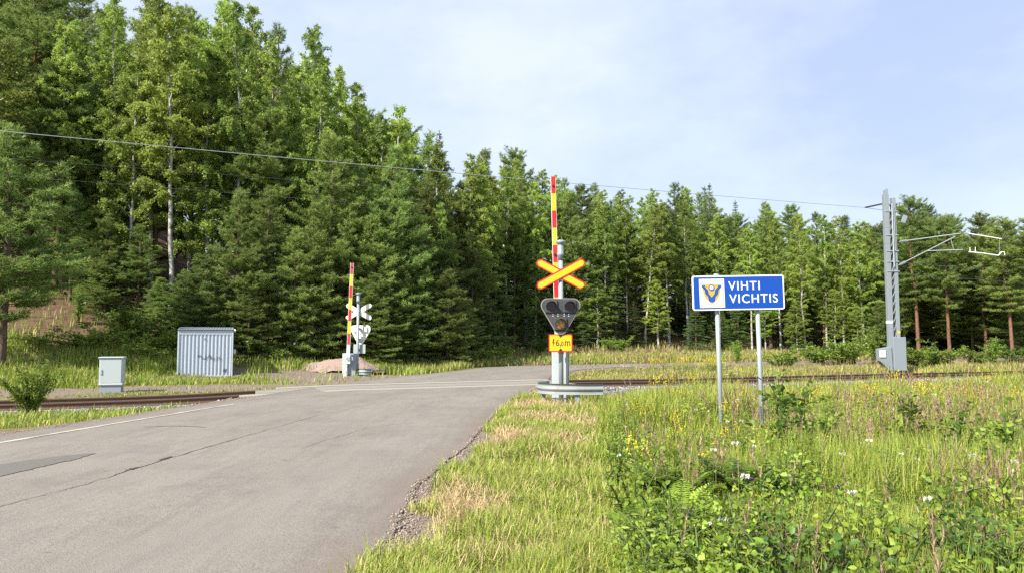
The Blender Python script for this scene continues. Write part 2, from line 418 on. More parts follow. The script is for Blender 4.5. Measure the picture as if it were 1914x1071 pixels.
edge_ = ramp(nt, wv, [(.0, (1, 1, 1)), (.05, (0, 0, 0)), (.93, (0, 0, 0)), (1.0, (1, 1, 1))])
c = mix(nt, math_n(nt, 'MULTIPLY', edge_, .6), c, (.165, .125, .10))
finish(nt, out, c, .88, 0, math_n(nt, 'ADD', n3, math_n(nt, 'MULTIPLY', vo.outputs['Distance'], .7)), .55, .008, .3)
tag(link_mesh('road', me, m), 'worn grey asphalt road crossing the railway and bending right', 'road', kind='structure')
M['asphalt'] = m
def strip(name, pts, widths, mat, dz, label, cat, jit=0.0):
    """flat strip following the road surface"""
    P = catmull(pts, 14); n = len(P); wd = np.interp(np.linspace(0, 1, n), np.linspace(0, 1, len(widths)), widths)
    T = np.gradient(P, axis=0); T /= np.linalg.norm(T, axis=1)[:, None]; Nn = np.stack([-T[:, 1], T[:, 0]], 1)
    if name == 'asphalt_patch': P = P + Nn * wob(n, .012, 2)[:, None]; wd = wd * (1 + np.clip(wob(n, .02, 2), -.05, .05))
    if jit: P = P + Nn * wob(n, jit, 3)[:, None]; wd = wd * (1 + np.clip(wob(n, .25, 2), -.6, .6))
    V = []
    for k in (-.5, -.17, .17, .5):
        q = P + Nn * (wd * k)[:, None]
        z = np.array([road_z(x, y) for x, y in q]) + dz
        V.append(np.column_stack([q, z]))
    V = np.stack(V, 1); I = np.arange(n * 4).reshape(n, 4)
    q = np.stack([I[:-1, :-1], I[:-1, 1:], I[1:, 1:], I[1:, :-1]], -1).reshape(-1, 4)
    return tag(link_mesh(name, np_mesh(name, V.reshape(-1, 3), [q]), mat), label, cat, kind='structure')
m, nt, out = new_mat('worn_road_paint')
g = N(nt, 'ShaderNodeNewGeometry'); n3 = noise(nt, g.outputs['Position'], 45, 4, .7); n1 = noise(nt, g.outputs['Position'], 2.2, 4)
finish(nt, out, mix(nt, mapr(nt, math_n(nt, 'ADD', math_n(nt, 'MULTIPLY', n3, .5), math_n(nt, 'MULTIPLY', n1, .5)), .46, .62, 0, .85), (.45, .415, .355), (.20, .182, .157)), .85, 0, n3, .3, .005, .3)
M['road_paint'] = m
xy = lambda p: (p.x, p.y)
strip('road_marking', [xy(on(*p)) for p in ((-420, 897), (-200, 861), (0, 828), (150, 803), (280, 782), (380, 765), (438, 756))], [.12, .12, .11, .1], M['road_paint'], .006, 'worn white edge line along the left side of the road', 'road marking')
m, nt, out = new_mat('dark_patch_asphalt')
g = N(nt, 'ShaderNodeNewGeometry'); n3 = noise(nt, g.outputs['Position'], 70, 4, .7); n1 = noise(nt, g.outputs['Position'], 1.5, 4)
finish(nt, out, mix(nt, mapr(nt, n3, .35, .65), mix(nt, n1, (.088, .083, .074), (.115, .108, .096)), (.16, .15, .133)), .85, 0, n3, .4, .006, .3)
M['patch'] = m
strip('asphalt_patch', [xy(on(*p)) for p in ((-260, 935), (-60, 895), (40, 874), (110, 862), (176, 851))], [.75, .72, .66, .5, .06], M['patch'], .006, 'long darker repair patch tapering to a point at the left of the road', 'asphalt patch')
m, nt, out = new_mat('tar_crack'); finish(nt, out, (.045, .038, .032), .9); M['crack'] = m
strip('road_crack', [xy(on(*p)) for p in ((-80, 975), (60, 935), (150, 912), (235, 885), (330, 856), (430, 826), (520, 800), (610, 775), (700, 755))], [.005, .009, .008, .018, .014, .009, .007, .005], M['crack'], .004, 'dark lengthwise crack in the asphalt', 'road crack', .012)
strip('road_crack', [xy(on(*p)) for p in ((560, 842), (640, 815), (700, 800), (790, 790))], [.003, .007, .006, .003], M['crack'], .004, 'faint second crack in the right lane', 'road crack', .02)
strip('road_crack', [xy(on(*p)) for p in ((270, 800), (330, 798), (385, 801))], [.02, .06, .02], M['patch'], .005, 'small dark tar smear near the left edge line', 'road crack', .01)
for pp, ww in ((((235, 884), (262, 877)), .06), (((296, 864), (322, 857)), .055)):
    a_, b_ = on(*pp[0]), on(*pp[1]); mid = (a_ + b_) / 2
    strip('road_crack', [xy(a_), xy(mid), xy(b_)], [.01, ww, .015], M['crack'], .007, 'short gaping hole in the lengthwise asphalt crack', 'road crack', .01)
# crossing: concrete edge strips and asphalt between the rails
def cross_strip(name, s0, s1, t0, t1, mat, z, label):
    V = []; ts = np.linspace(t0, t1, 30)
    for t in ts:
        for s in (s0, s1): V.append(track_pt(t, s, min(z, float(rail_z(t)) + z - .002)))
        for s in (s1, s0): V.append(track_pt(t, s, -.25))
    I = np.arange(len(ts) * 4).reshape(-1, 4); q = []
    for i in range(len(ts) - 1):
        for k in range(3): q.append((I[i, k], I[i, k + 1], I[i + 1, k + 1], I[i + 1, k]))
        q.append((I[i, 3], I[i, 0], I[i + 1, 0], I[i + 1, 3]))
    q += [tuple(I[0]), tuple(I[-1][::-1])]
    o = MB().add(V, q).build(name, mat)
    return tag(o, label, 'crossing panel', kind='structure')
cross_strip('crossing_panel', -1.5, -.86, -9.2, 1.75, M['concrete'], .014, 'cream concrete strip along the near rail across the road')
cross_strip('crossing_panel', -.70, .70, -8.6, 1.9, M['concrete2'], .012, 'grey panel between the two rails across the road')
cross_strip('crossing_panel', .86, 1.45, -7.9, 2.1, M['concrete'], .014, 'cream concrete strip along the far rail across the road')

# ------------------------------------------------------------------ track
T0, T1 = -34.0, 78.0
track = tag(empty('railway_track', track_pt(0, 0)), 'single rusty railway line on grey ballast across the picture', 'railway track')
O = track.location.copy()
def loc(p): return Vector(p) - O
prof = [(-.07, -.16), (.07, -.16), (.07, -.145), (.012, -.125), (.012, -.045), (.036, -.035), (.036, -.004), (.028, 0), (-.028, 0), (-.036, -.004), (-.036, -.035), (-.012, -.045), (-.012, -.125), (-.07, -.145)]
ts = np.arange(T0, T1, 1.0)
for s0 in (-.79, .79):
    vs = []; n = len(prof)
    for t in ts:
        for a_, b_ in prof: vs.append(loc(track_pt(t, s0 + a_, float(rail_z(t)) + b_ + .012)))
    fs = [(i * n + k, i * n + (k + 1) % n, (i + 1) * n + (k + 1) % n, (i + 1) * n + k) for i in range(len(ts) - 1) for k in range(n)]
    r_ = MB().add(vs, fs).build('rail', M['rail_rust'], track)
    r_.data.materials.append(M['rail_head'])
    for i, p in enumerate(r_.data.polygons):
        if abs(p.normal.z) > .9 and p.center.z + O.z > rail_z(st(p.center.x + O.x, p.center.y + O.y)[1]) - .01: p.material_index = 1
rotT = Matrix.Rotation(math.atan2(TD.y, TD.x), 3, 'Z')
nsl = 0
for t in np.arange(-22, 44, .66):
    if -9.1 < t < 2.2: continue
    zz = float(rail_z(t)) - .22
    MB().box(loc(track_pt(t, random.uniform(-.03, .03), zz)), (.25, 2.5, .13), rotT).build('sleeper', M['sleeper'], track)
# ballast bed and stones
ts = np.arange(T0, T1, .5); ss = np.array([-3.1, -2.7, -2.2, -1.75, -1.3, -.6, 0, .6, 1.3, 1.75, 2.2, 2.7, 3.1])
bz = np.array([-1.0, -.72, -.45, -.22, -.19, -.2, -.2, -.2, -.19, -.22, -.45, -.72, -1.0])
TT, SS = np.meshgrid(ts, ss, indexing='ij')
BZ = rail_z(TT) + bz[None, :] + .05 * (vnoise(TT, SS, 2.5, 11) - .5)
BX = TD.x * TT - TD.y * SS; BY = TY0 + TD.y * TT + TD.x * SS
I = np.arange(BX.size).reshape(BX.shape)
q = np.stack([I[:-1, :-1], I[1:, :-1], I[1:, 1:], I[:-1, 1:]], -1).reshape(-1, 4)
m, nt, out = new_mat('ballast_gravel')
g = N(nt, 'ShaderNodeNewGeometry'); vo = N(nt, 'ShaderNodeTexVoronoi', Scale=14.0); nt.links.new(g.outputs['Position'], vo.inputs['Vector'])
sp = N(nt, 'ShaderNodeSeparateColor'); nt.links.new(vo.outputs['Color'], sp.inputs[0])
finish(nt, out, mix(nt, sp.outputs[0], (.11, .115, .12), (.30, .30, .30)), .9, 0, vo.outputs['Distance'], 1, .05, .3)
tag(link_mesh('ballast', np_mesh('ballast', np.stack([BX, BY, BZ], -1).reshape(-1, 3), [q], None, True), m), 'grey crushed stone bed under the railway', 'ballast', kind='structure')
def stones(name, pts, size, c0, c1, label, cat):
    n = len(pts)
    base = np.array([(1, 0, 0), (-1, 0, 0), (0, 1, 0), (0, -1, 0), (0, 0, 1), (0, 0, -1)], float)
    V = base[None] * rng.uniform(.6, 1.2, (n, 6, 1)) + rng.normal(0, .18, (n, 6, 3))
    a = rng.uniform(0, 2 * PI, n); ca, sa = np.cos(a), np.sin(a)
    V = np.stack([V[..., 0] * ca[:, None] - V[..., 1] * sa[:, None], V[..., 0] * sa[:, None] + V[..., 1] * ca[:, None], V[..., 2] * .7 + V[..., 0] * .35], -1)
    V = V * (size * rng.uniform(.5, 1.3, n))[:, None, None] + pts[:, None, :]
    tri = np.array([(0, 2, 4), (2, 1, 4), (1, 3, 4), (3, 0, 4), (2, 0, 5), (1, 2, 5), (3, 1, 5), (0, 3, 5)])
    Fc = (tri[None] + (np.arange(n) * 6)[:, None, None]).reshape(-1, 3)
    w = rng.uniform(0, 1, (n, 1)) ** 1.3
    c = (np.array(c0) * (1 - w) + np.array(c1) * w)
    me = np_mesh(name, V.reshape(-1, 3), [Fc], np.repeat(c, 6, 0))
    mm, nt, out = new_mat(name + '_rock'); a = N(nt, 'ShaderNodeAttribute', attribute_name='col'); finish(nt, out, a.outputs['Color'], .9, spec=.3)
    return tag(link_mesh(name, me, mm), label, cat, kind='stuff')
n = 26000
tt = rng.uniform(-20, 42, n); sss = np.where(rng.random(n) < .7, rng.uniform(-2.9, -.9, n), rng.uniform(-.9, 2.6, n))
ok = ~((tt > -9.3) & (tt < 2.0)); tt, sss = tt[ok], sss[ok]
x2 = rng.uniform(2.2, 17, 9000); s2 = -2.8 - np.abs(rng.normal(0, 1.1, 9000)); tt = np.concatenate([tt, x2]); sss = np.concatenate([sss, s2])
zz = rail_z(tt) + np.interp(sss, ss, bz) + .02; bx_, by_ = TD.x * tt - TD.y * sss, TY0 + TD.y * tt + TD.x * sss; zz = np.where(sss < -2.75, np.maximum(zz, zg(bx_, by_) + .012), zz)
stones('ballast_stones', np.stack([TD.x * tt - TD.y * sss, TY0 + TD.y * tt + TD.x * sss, zz], 1), .042, (.10, .11, .12), (.42, .42, .42), 'loose grey ballast stones beside the rails', 'ballast stones')

# ------------------------------------------------------------------ crossing signals and barriers
def rounded(outline, r, n=5):
    o = []; L = len(outline)
    for i in range(L):
        p0, p1, p2 = Vector(outline[i - 1]), Vector(outline[i]), Vector(outline[(i + 1) % L])
        a, b = (p0 - p1).normalized(), (p2 - p1).normalized()
        ang = a.angle(b); d = r / math.tan(ang / 2)
        s, e = p1 + a * d, p1 + b * d; c = p1 + (a + b).normalized() * (r / math.sin(ang / 2))
        a0 = math.atan2(s.y - c.y, s.x - c.x); a1 = math.atan2(e.y - c.y, e.x - c.x)
        da = (a1 - a0 + PI) % (2 * PI) - PI
        o += [(c.x + r * math.cos(a0 + da * k / n), c.y + r * math.sin(a0 + da * k / n)) for k in range(n + 1)]
    return o
def rrect(x0, z0, x1, z1, r, n=4): return rounded([(x0, z0), (x1, z0), (x1, z1), (x0, z1)], r, n)
def text_mesh(txt, size, depth, bold=0.0, squeeze=1.0, spacing=1.0):
    cu = bpy.data.curves.new('lettering', 'FONT'); cu.body = txt; cu.size = size; cu.extrude = depth; cu.offset = bold; cu.space_character = spacing
    cu.resolution_u = 6
    o = bpy.data.objects.new('tmp', cu); COL.objects.link(o)
    dg = bpy.context.evaluated_depsgraph_get(); me = bpy.data.meshes.new_from_object(o.evaluated_get(dg))
    COL.objects.unlink(o); bpy.data.objects.remove(o)
    for p in me.polygons: p.use_smooth = False
    return me
def put_text(txt, parent, mat, x0, zbase, y, w, cap, depth=.003, bold=0.0, spacing=1.0, name='lettering'):
    me = text_mesh(txt, 1.0, 0.0, bold, 1.0, spacing)
    xs = [v.co.x for v in me.vertices]; ys = [v.co.y for v in me.vertices]
    sx, sz = w / (max(xs) - min(xs)), cap / (max(ys) - min(min(ys), 0) if min(ys) > -.1 else max(ys))
    mx = min(xs)
    for v in me.vertices: v.co = Vector((x0 + (v.co.x - mx) * sx, y + depth, zbase + v.co.y * sz))
    bm = bmesh.new(); bm.from_mesh(me)
    r = bmesh.ops.extrude_face_region(bm, geom=bm.faces[:])
    for e in r['geom']:
        if isinstance(e, bmesh.types.BMVert): e.co.y -= depth
    bmesh.ops.recalc_face_normals(bm, faces=bm.faces); bm.to_mesh(me); bm.free()
    for p in me.polygons: p.use_smooth = False
    return link_mesh(name, me, mat, parent)

def signal_post(loc_, rz, label, lamp):
    """pole at the origin, front towards -y"""
    r = tag(empty('crossing_signal', loc_, rz), label, 'crossing signal')
    pole = MB().cyl((0, 0, -.3), (0, 0, 3.50), .06, .057, 18).build('pole', M['galv'], r, smooth=True)
    MB().cyl((0, 0, 1.22), (0, 0, 1.30), .073, n=16).box((0, -.09, 1.26), (.05, .08, .05)).box((.13, -.02, 1.27), (.16, .02, .03)).build('clamp', M['galv_dark'], pole)
    MB().lathe((0, 0, 3.50), [(.066, 0), (.066, .10), (.088, .12), (.088, .16), (.08, .17), (.08, .34), (.07, .36), (.07, .40), (.115, .42), (.125, .46), (.115, .475), (.06, .50)]).build('warning_bell', M['galv_dark'], r, smooth=True)
    # diagonal cross
    for sgn, y in ((1, -.10), (-1, -.082)):
        L, hw = .665, .104
        out = [(-L + .07, -hw), (L - .07, -hw), (L, 0 - .04 * sgn), (L, .05), (L - .05, hw), (-L + .07, hw), (-L, .03), (-L, -.05)]
        ang = math.radians(28.5) * sgn; ca, sa = math.cos(ang), math.sin(ang)
        rot = lambda P: [(x * ca - z * sa, x * sa + z * ca + 3.15) for x, z in P]
        arm = MB().prism(rot(out), y, y + .014).build('cross_board', M['red'] if lamp else M['offwhite'], r, .003)
        if lamp:
            inn = [(-L + .085, -hw + .032), (L - .085, -hw + .032), (L - .032, -.01 - .02 * sgn), (L - .032, .03), (L - .075, hw - .032), (-L + .085, hw - .032), (-L + .032, .015), (-L + .032, -.03)]
            MB().prism(rot(inn), y - .003, y).build('yellow_face', M['yellow'], arm)
    for zz_ in (3.02, 3.15, 3.28): MB().box((0, -.055, zz_), (.15, .05, .045)).build('cross_bracket', M['galv_dark'], r)
    # inverted triangle lamp board
    tri = rounded([(-.625, 2.55), (.575, 2.55), (-.025, 1.515)], .165, 9)
    b = MB().prism(tri, -.30, -.275).build('lamp_board', M['board_rim'] if lamp else M['offwhite'], r, .004)
    tin = rounded([(-.592, 2.534), (.543, 2.534), (-.025, 1.552)], .153, 9)
    MB().prism(tin, -.304, -.300).build('dark_face', M['board_face'], b)
    dots = MB()
    for x in (-.21, -.09, .06, .17):
        for z in (2.125, 2.17): dots.box((x, -.306, z), (.016, .006, .02))
    dots.build('dots', M['white'], b)
    for zz_ in (1.93, 2.40): MB().box((0, -.17, zz_), (.12, .22, .05)).build('board_bracket', M['galv_dark'], r)
    for x, z, kind in ((-.255, 2.355, 'lens_red'), (.19, 2.355, 'lens_red'), (-.03, 1.935, 'lens_amber')):
        lb = MB().box((x, -.325, z), (.30, .042, .29)).build('lamp', M['hood'], b, .01)
        MB().tube([(x, -.347 - .0, z)] + [(x, -.36, z)], [.115, .112], 20).build('lens', M[kind], lb, smooth=True)
        hood = MB()                          # open visor round the upper part of the lens
        n = 18; vs = []; fs = []
        for k in range(n + 1):
            a = math.radians(-25 + 230 * k / n); ln = .05 + .15 * max(0, math.sin(a)) ** .5 if math.sin(a) > 0 else .05
            for rr in (.128, .120):
                for yy in (-.346, -.346 - ln): vs.append((x + rr * math.cos(a), yy, z + rr * math.sin(a)))
        for k in range(n):
            q0 = k * 4; q1 = q0 + 4
            fs += [(q0, q0 + 1, q1 + 1, q1), (q0 + 2, q1 + 2, q1 + 3, q0 + 3), (q0 + 1, q0 + 3, q1 + 3, q1 + 1)]
        hood.add(vs, fs).build('visor', M['hood'], lb)
        if True:                             # rear housing
            MB().box((x, -.235, z), (.2, .07, .22)).build('lamp_housing', M['light_grey'] if not lamp else M['hood'], lb, .01)
    return r
def pt_local(px, py, Y, base): return at(px, py, Y) - base

# near signal
NB = Vector((at(1049, 745, 18.0).x, 18.0, .0)); 
near = signal_post(NB, 0.0, 'near crossing signal with yellow and red cross and dark triangular lamp board', True)
pl = MB().prism(rrect(-.315, 1.265, .262, 1.69, .03), -.265, -.251).build('height_plate', M['red'], near, .002)
MB().prism(rrect(-.29, 1.29, .237, 1.665, .02), -.268, -.265).build('yellow_face', M['yellow'], pl)
put_text('6,', pl, M['black'], -.14, 1.41, -.271, .12, .155, .003, .004)
put_text('0', pl, M['black'], -.015, 1.41, -.271, .06, .10, .003, .004)
put_text('m', pl, M['black'], .075, 1.41, -.271, .13, .115, .003, .004)
MB().prism([(-.20, 1.585), (-.23, 1.475), (-.195, 1.485), (-.22, 1.385), (-.165, 1.50), (-.198, 1.493), (-.18, 1.58)], -.271, -.268).build('lightning_mark', M['black'], pl)
MB().prism([(-.08, 1.667), (.03, 1.667), (-.025, 1.60)], -.2715, -.268).prism([(-.08, 1.288), (.03, 1.288), (-.025, 1.355)], -.2715, -.268).build('arrow_mark', M['black'], pl)
MB().box((0, -.15, 1.48), (.10, .20, .05)).build('plate_bracket', M['galv_dark'], near)

def boom(parent, base, top, bands, wdt, lamps, mats, y_face):
    """barrier arm from base to top as one beam with coloured bands"""
    base, top = Vector(base), Vector(top); d = (top - base); L = d.length; d.normalize()
    side = Vector((1, 0, 0)); side = (side - d * side.dot(d)).normalized(); nrm = side.cross(d).normalized()
    q = Matrix((side, nrm, d)).transposed()
    beam = MB().box((base + top) / 2, (wdt, .05, L), q).build('boom', M['white'], parent, .004)
    z = L
    for col, ln in bands:
        c = base + d * (z - ln / 2)
        MB().box(c, (wdt * .86, .056, ln), q).build('stripe', mats[col], beam)
        z -= ln
    for f in lamps:
        p = base + d * (L - f)
        for sg in (-1, 1): MB().cyl(p + nrm * .026 * sg, p + nrm * .05 * sg, .033, n=14).build('boom_lamp', M['lamp_red'], beam)
    return beam
nbar = tag(empty('crossing_barrier', (NB.x + .02, 18.38, .0)), 'near raised barrier with red and yellow boom behind the signal pole', 'crossing barrier')
BO = nbar.location
MB().box((-.02, .0, .62), (.40, .34, 1.50)).build('cabinet', M['cab_paint'], nbar, .012)
MB().box((.0, .02, -.2), (.36, .30, .16)).box((-.1, .0, -.2), (.12, .12, .3)).build('foot', M['concrete2'], nbar, .01)
MB().box((-.03, -.18, 1.33), (.43, .02, .05)).box((-.03, -.18, .13), (.42, .02, .02)).box((.185, .0, .8), (.012, .36, 1.0)).build('trim', M['galv_dark'], nbar)
t_ = at(1034.5, 327.5, 18.38) - BO; b_ = at(1043.5, 670, 18.38) - BO
t_.y = b_.y = -.0 + .0
b_.z = 1.25
beam = boom(nbar, (b_.x, .21, b_.z), (t_.x, .21, t_.z), [('r', .44), ('y', .445)] * 4 + [('r', .44)], .128, [.25, 2.02], {'r': M['red'], 'y': M['yellow']}, -1)
MB().cyl((b_.x, .10, 1.30), (b_.x, .27, 1.30), .09, n=18).build('pivot', M['galv_dark'], nbar)

# far signal, seen from behind
FB = Vector((at(667.5, 713, 33).x, 33.0, -.10)); FB.z = at(667.5, 714, 33).z
far = signal_post(FB, math.radians(172), 'far crossing signal seen from behind with pale cross and board back', False)
MB().prism(rrect(-.31, 1.28, .25, 1.69, .03), -.16, -.146).build('height_plate', M['galv'], far, .003)
MB().box((0, -.1, 1.48), (.10, .09, .05)).build('plate_bracket', M['galv_dark'], far)
fb = tag(empty('crossing_barrier', (FB.x - .27, 32.72, FB.z)), 'far raised barrier with red and yellow boom beside the gravel heap', 'crossing barrier')
MB().box((.10, .10, .64), (.33, .34, 1.30)).build('cabinet', M['galv_dark'], fb, .012)
MB().box((-.18, -.1, .58), (.22, .26, 1.44)).build('drive_box', M['cab_paint'], fb, .012)
MB().box((.10, .10, -.1), (.30, .30, .2)).box((-.18, -.1, -.22), (.16, .2, .25)).build('foot', M['galv_dark'], fb)
MB().box((-.03, -.27, .98), (.20, .10, .28)).build('junction_box', M['offwhite'], fb, .01); MB().box((-.16, -.25, .35), (.13, .05, .4)).build('junction_box', M['offwhite'], fb, .01)
MB().box((.10, -.075, 1.2), (.08, .01, .08)).build('blue_label', M['sign_blue'], fb)
t_ = at(658.3, 492, 32.4) - fb.location; b_ = at(650.5, 668, 32.4) - fb.location
boom(fb, (b_.x, -.32, b_.z - .1), (t_.x, -.32, t_.z), [('d', .50), ('y', .52), ('r', .52), ('y', .52), ('r', .50), ('y', .54), ('d', .50), ('w', .42)], .145, [.2], {'r': M['red'], 'y': M['yellow'], 'd': M['dull_red'], 'w': M['white']}, -1)
MB().cyl((b_.x, -.35, b_.z - .05), (b_.x, -.2, b_.z - .05), .09, n=16).build('pivot', M['galv_dark'], fb)

# guard rails
def guard_rail(name, path, ztop, label, posts, mat, zb):
    P = catmull(path, 8); root = tag(empty(name, (P[:, 0].mean(), P[:, 1].mean(), 0)), label, 'guard rail'); o = root.location
    prof = [(0.0, 0.0), (-.035, -.02), (-.045, -.06), (-.012, -.10), (.0, -.125), (-.012, -.15), (-.045, -.19), (-.035, -.23), (0, -.25)]
    prof = prof + [(a + .008, b) for a, b in prof[::-1]]; n = len(prof); vs = []
    T = np.gradient(P, axis=0); T /= np.linalg.norm(T, axis=1)[:, None]
    for p, t in zip(P, T):
        nn = Vector((-t[1], t[0], 0))
        vs += [Vector((p[0], p[1], ztop)) - Vector((o.x, o.y, 0)) + nn * (-a) + Vector((0, 0, b)) for a, b in prof]
    fs = [(i * n + k, i * n + (k + 1) % n, (i + 1) * n + (k + 1) % n, (i + 1) * n + k) for i in range(len(P) - 1) for k in range(n)]
    fs += [tuple(range(n)), tuple((len(P) - 1) * n + k for k in range(n - 1, -1, -1))]
    MB().add(vs, fs).build('rail_beam', mat, root)
    for x, y, wd in posts: MB().box((x - o.x, y - o.y, (ztop - .06 + zb) / 2), (wd, .09, ztop - .06 - zb)).build('post', M['galv_dark'], root, .006)
    return root
X0 = NB.x
guard_rail('guard_rail', [(X0 - .28, 18.75), (X0 - .52, 18.35), (X0 - .60, 17.95), (X0 - .48, 17.5), (X0 - .18, 17.25), (X0 + .3, 17.15), (X0 + .93, 17.22)], .535, 'curved galvanised guard rail wrapped round the near crossing signal', [(X0 - .44, 17.75, .09), (X0 + .33, 17.24, .10)], M['beam'], -.25)
fx = at(682, 695, 32.6).x
guard_rail('guard_rail', [(fx - .42, 33.1), (fx - .3, 32.7), (fx, 32.55), (fx + .28, 32.75)], FB.z + .62, 'short guard rail on one post beside the far crossing signal', [(fx + .0, 32.65, .16)], M['galv_dark'], FB.z - .2)

# ------------------------------------------------------------------ town sign
SY = 12.0
sb = Vector((at(1383, 800, SY).x, SY, -.05))
sign = tag(empty('town_sign', sb), 'blue town name sign with white lettering and crest on two grey posts', 'road sign')
sign.rotation_euler = (0, math.radians(-1.0), math.radians(1))
c_ = at(1381, 547, SY) - sb
cx, cz = c_.x + .03, c_.z
W2, H2 = .757, .282
for dx, top in ((-.335, cz + .32), (.335, cz + .22)):
    MB().cyl((cx + dx - .0, .075, -.4), (cx + dx - .0, .075, top), .036, n=16).build('post', M['galv'], sign, smooth=True)
pn = MB().prism(rrect(cx - W2, cz - H2, cx + W2, cz + H2, .035), -.012, .012).build('panel', M['sign_white'], sign, .003)
MB().prism(rrect(cx - W2 + .022, cz - H2 + .022, cx + W2 - .022, cz + H2 - .022, .022), -.0145, -.012).build('blue_face', M['sign_blue'], pn)
MB().box((cx, .03, cz + .18), (1.3, .02, .04)).box((cx, .03, cz - .18), (1.3, .02, .04)).build('bracket', M['galv_dark'], sign)
k = SY / F
wx = lambda px: cx + (px - 1381) * k * 1.0
wz = lambda py: cz - (py - 547) * k
crest = MB().prism([(wx(1308), wz(574)), (wx(1355), wz(574)), (wx(1354.5), wz(521)), (wx(1307.5), wz(521))], -.017, -.0145).build('crest_field', M['sign_white'], pn)
def shield(cxp, top, hw, hh, n=14):
    o = [(cxp - hw, top), (cxp - hw * .5, top - .006), (cxp, top + .004), (cxp + hw * .5, top - .006), (cxp + hw, top)]
    for i in range(1, n):
        a = i / n; o.append((cxp + hw * (1 - a ** 2.6), top - hh * (a ** .8)))
    o.append((cxp, top - hh))
    for i in range(n - 1, 0, -1):
        a = i / n; o.append((cxp - hw * (1 - a ** 2.6), top - hh * (a ** .8)))
    return o
sx = wx(1330.5); stp = wz(530); hw = .148; hh = .325
MB().prism(shield(sx, stp, hw, hh)[::-1], -.0195, -.017).build('shield', M['crest_gold'], crest)
# wavy blue V
def wavy(sgn):
    L = []; R = []
    for i in range(25):
        a = i / 24; x = sgn * (.135 * (1 - a)); z = stp - .022 - (hh - .05) * a
        wv = .008 * math.sin(a * 5 * PI); wd = .030
        L.append((sx + x - wd + wv * sgn, z)); R.append((sx + x + wd + wv * sgn, z))
    return L + R[::-1]
MB().prism(wavy(-1), -.022, -.0195).prism(wavy(1), -.0225, -.0195).build('wavy_band', M['crest_blue'], crest)
ro = MB()
cz2 = stp - .062
def disc(r, n=20): return [(sx + r * math.cos(2 * PI * i / n), cz2 + r * math.sin(2 * PI * i / n)) for i in range(n)]
ro.prism(disc(.052), -.0245, -.0195).build('rosette', M['crest_blue'], crest)
rg = MB().prism(disc(.033), -.0262, -.0245).build('ring', M['sign_white'], crest)
rc = MB().prism(disc(.024), -.0280, -.0262)
rc.build('hub', M['crest_blue'], crest)
MB().box((sx, -.0285, cz2), (.012, .002, .06)).box((sx, -.0287, cz2), (.06, .002, .012)).build('spokes', M['sign_white'], crest)
put_text('VIHTI', pn, M['lettering'], wx(1362.5), wz(542.3), -.0185, 59 * k, 16.2 * k, .0045, .004, 1.15)
put_text('VICHTIS', pn, M['lettering'], wx(1363.5), wz(566), -.0185, 91 * k, 16.4 * k, .0045, .004, 1.15)

# ------------------------------------------------------------------ overhead line mast
MY = 38.5
mb = Vector((at(1674, 690, MY).x, MY, at(1674, 694, MY).z))
mast = tag(empty('catenary_mast', mb), 'grey lattice railway mast with side arms and a boxed foot', 'mast')
u = MY / F
mx_ = lambda px: (px - 1674) * u
mz = lambda py: (694 - py) * u
perp = Vector((.42, -.907, 0)); along = Vector((.907, .42, 0))
tb = lambda a, z, dy=0.0: along * a + perp * dy + Vector((0, 0, z))
Hm = mz(362)
rotM = Matrix.Rotation(math.radians(8), 3, 'Z')
wch = MB(); L0, L1 = -.19, .165
lc = MB().box((L0 - .03, 0, Hm / 2), (.24, .26, Hm)).build('column', M['mast'], mast, .012)
rcx = MB().box((L1 + .0, 0, Hm / 2 - .1), (.19, .24, Hm - .2)).build('column', M['mast'], mast, .012)
lat = MB(); z = 1.6; sg = 1
while z < Hm - .5:
    lat.bar((L0 + .05, -.09 , z), (L1 - .055, -.09, z + .42), .05, .03); lat.bar((L0 + .05, .09, z + .42), (L1 - .055, .09, z), .05, .03); z += .44
lat.build('lattice', M['mast'], mast)
MB().box((L0 - .02, -.02, Hm + .1), (.16, .22, .22)).box((L0 + .03, -.02, Hm + .24), (.10, .16, .10)).build('top_cap', M['mast'], mast, .01)
bd = MB()
for py in (395, 440, 470, 490, 508): bd.box((.0, 0, mz(py)), (.66, .32, .06))
bd.build('clamp', M['galv_dark'], mast, .01)
MB().box((L0 - .05, 0, mz(602)), (.215, .275, .13)).build('white_band', M['white'], mast)
MB().box((L1 + .02, -.125, mz(621)), (.14, .01, .12)).build('warning_label', M['yellow'], mast)
MB().cyl((0.02, -.2, mz(500)), (0.02, -.2, mz(380)), .035, n=10).cyl((.12, -.18, mz(470)), (.12, -.18, mz(385)), .02, n=8).build('tension_rod', M['galv'], mast)
MB().box((.13, -.02, mz(661)), (.66, .5, 62 * u)).build('base_cover', M['mast'], mast, .02)
ob = [(mx_(1641), mz(652)), (mx_(1664), mz(648)), (mx_(1666), mz(692)), (mx_(1660), mz(692)), (mx_(1642), mz(674))]
MB().prism(ob, -.2, .2).build('weight_box', M['mast'], mast, .012)
MB().box((mx_(1647), -.22, mz(661)), (.33, .06, .38)).build('box_lid', M['light_grey'], mast, .02)
MB().box((mx_(1645), -.253, mz(659)), (.1, .008, .08)).build('warning_label', M['yellow'], mast)
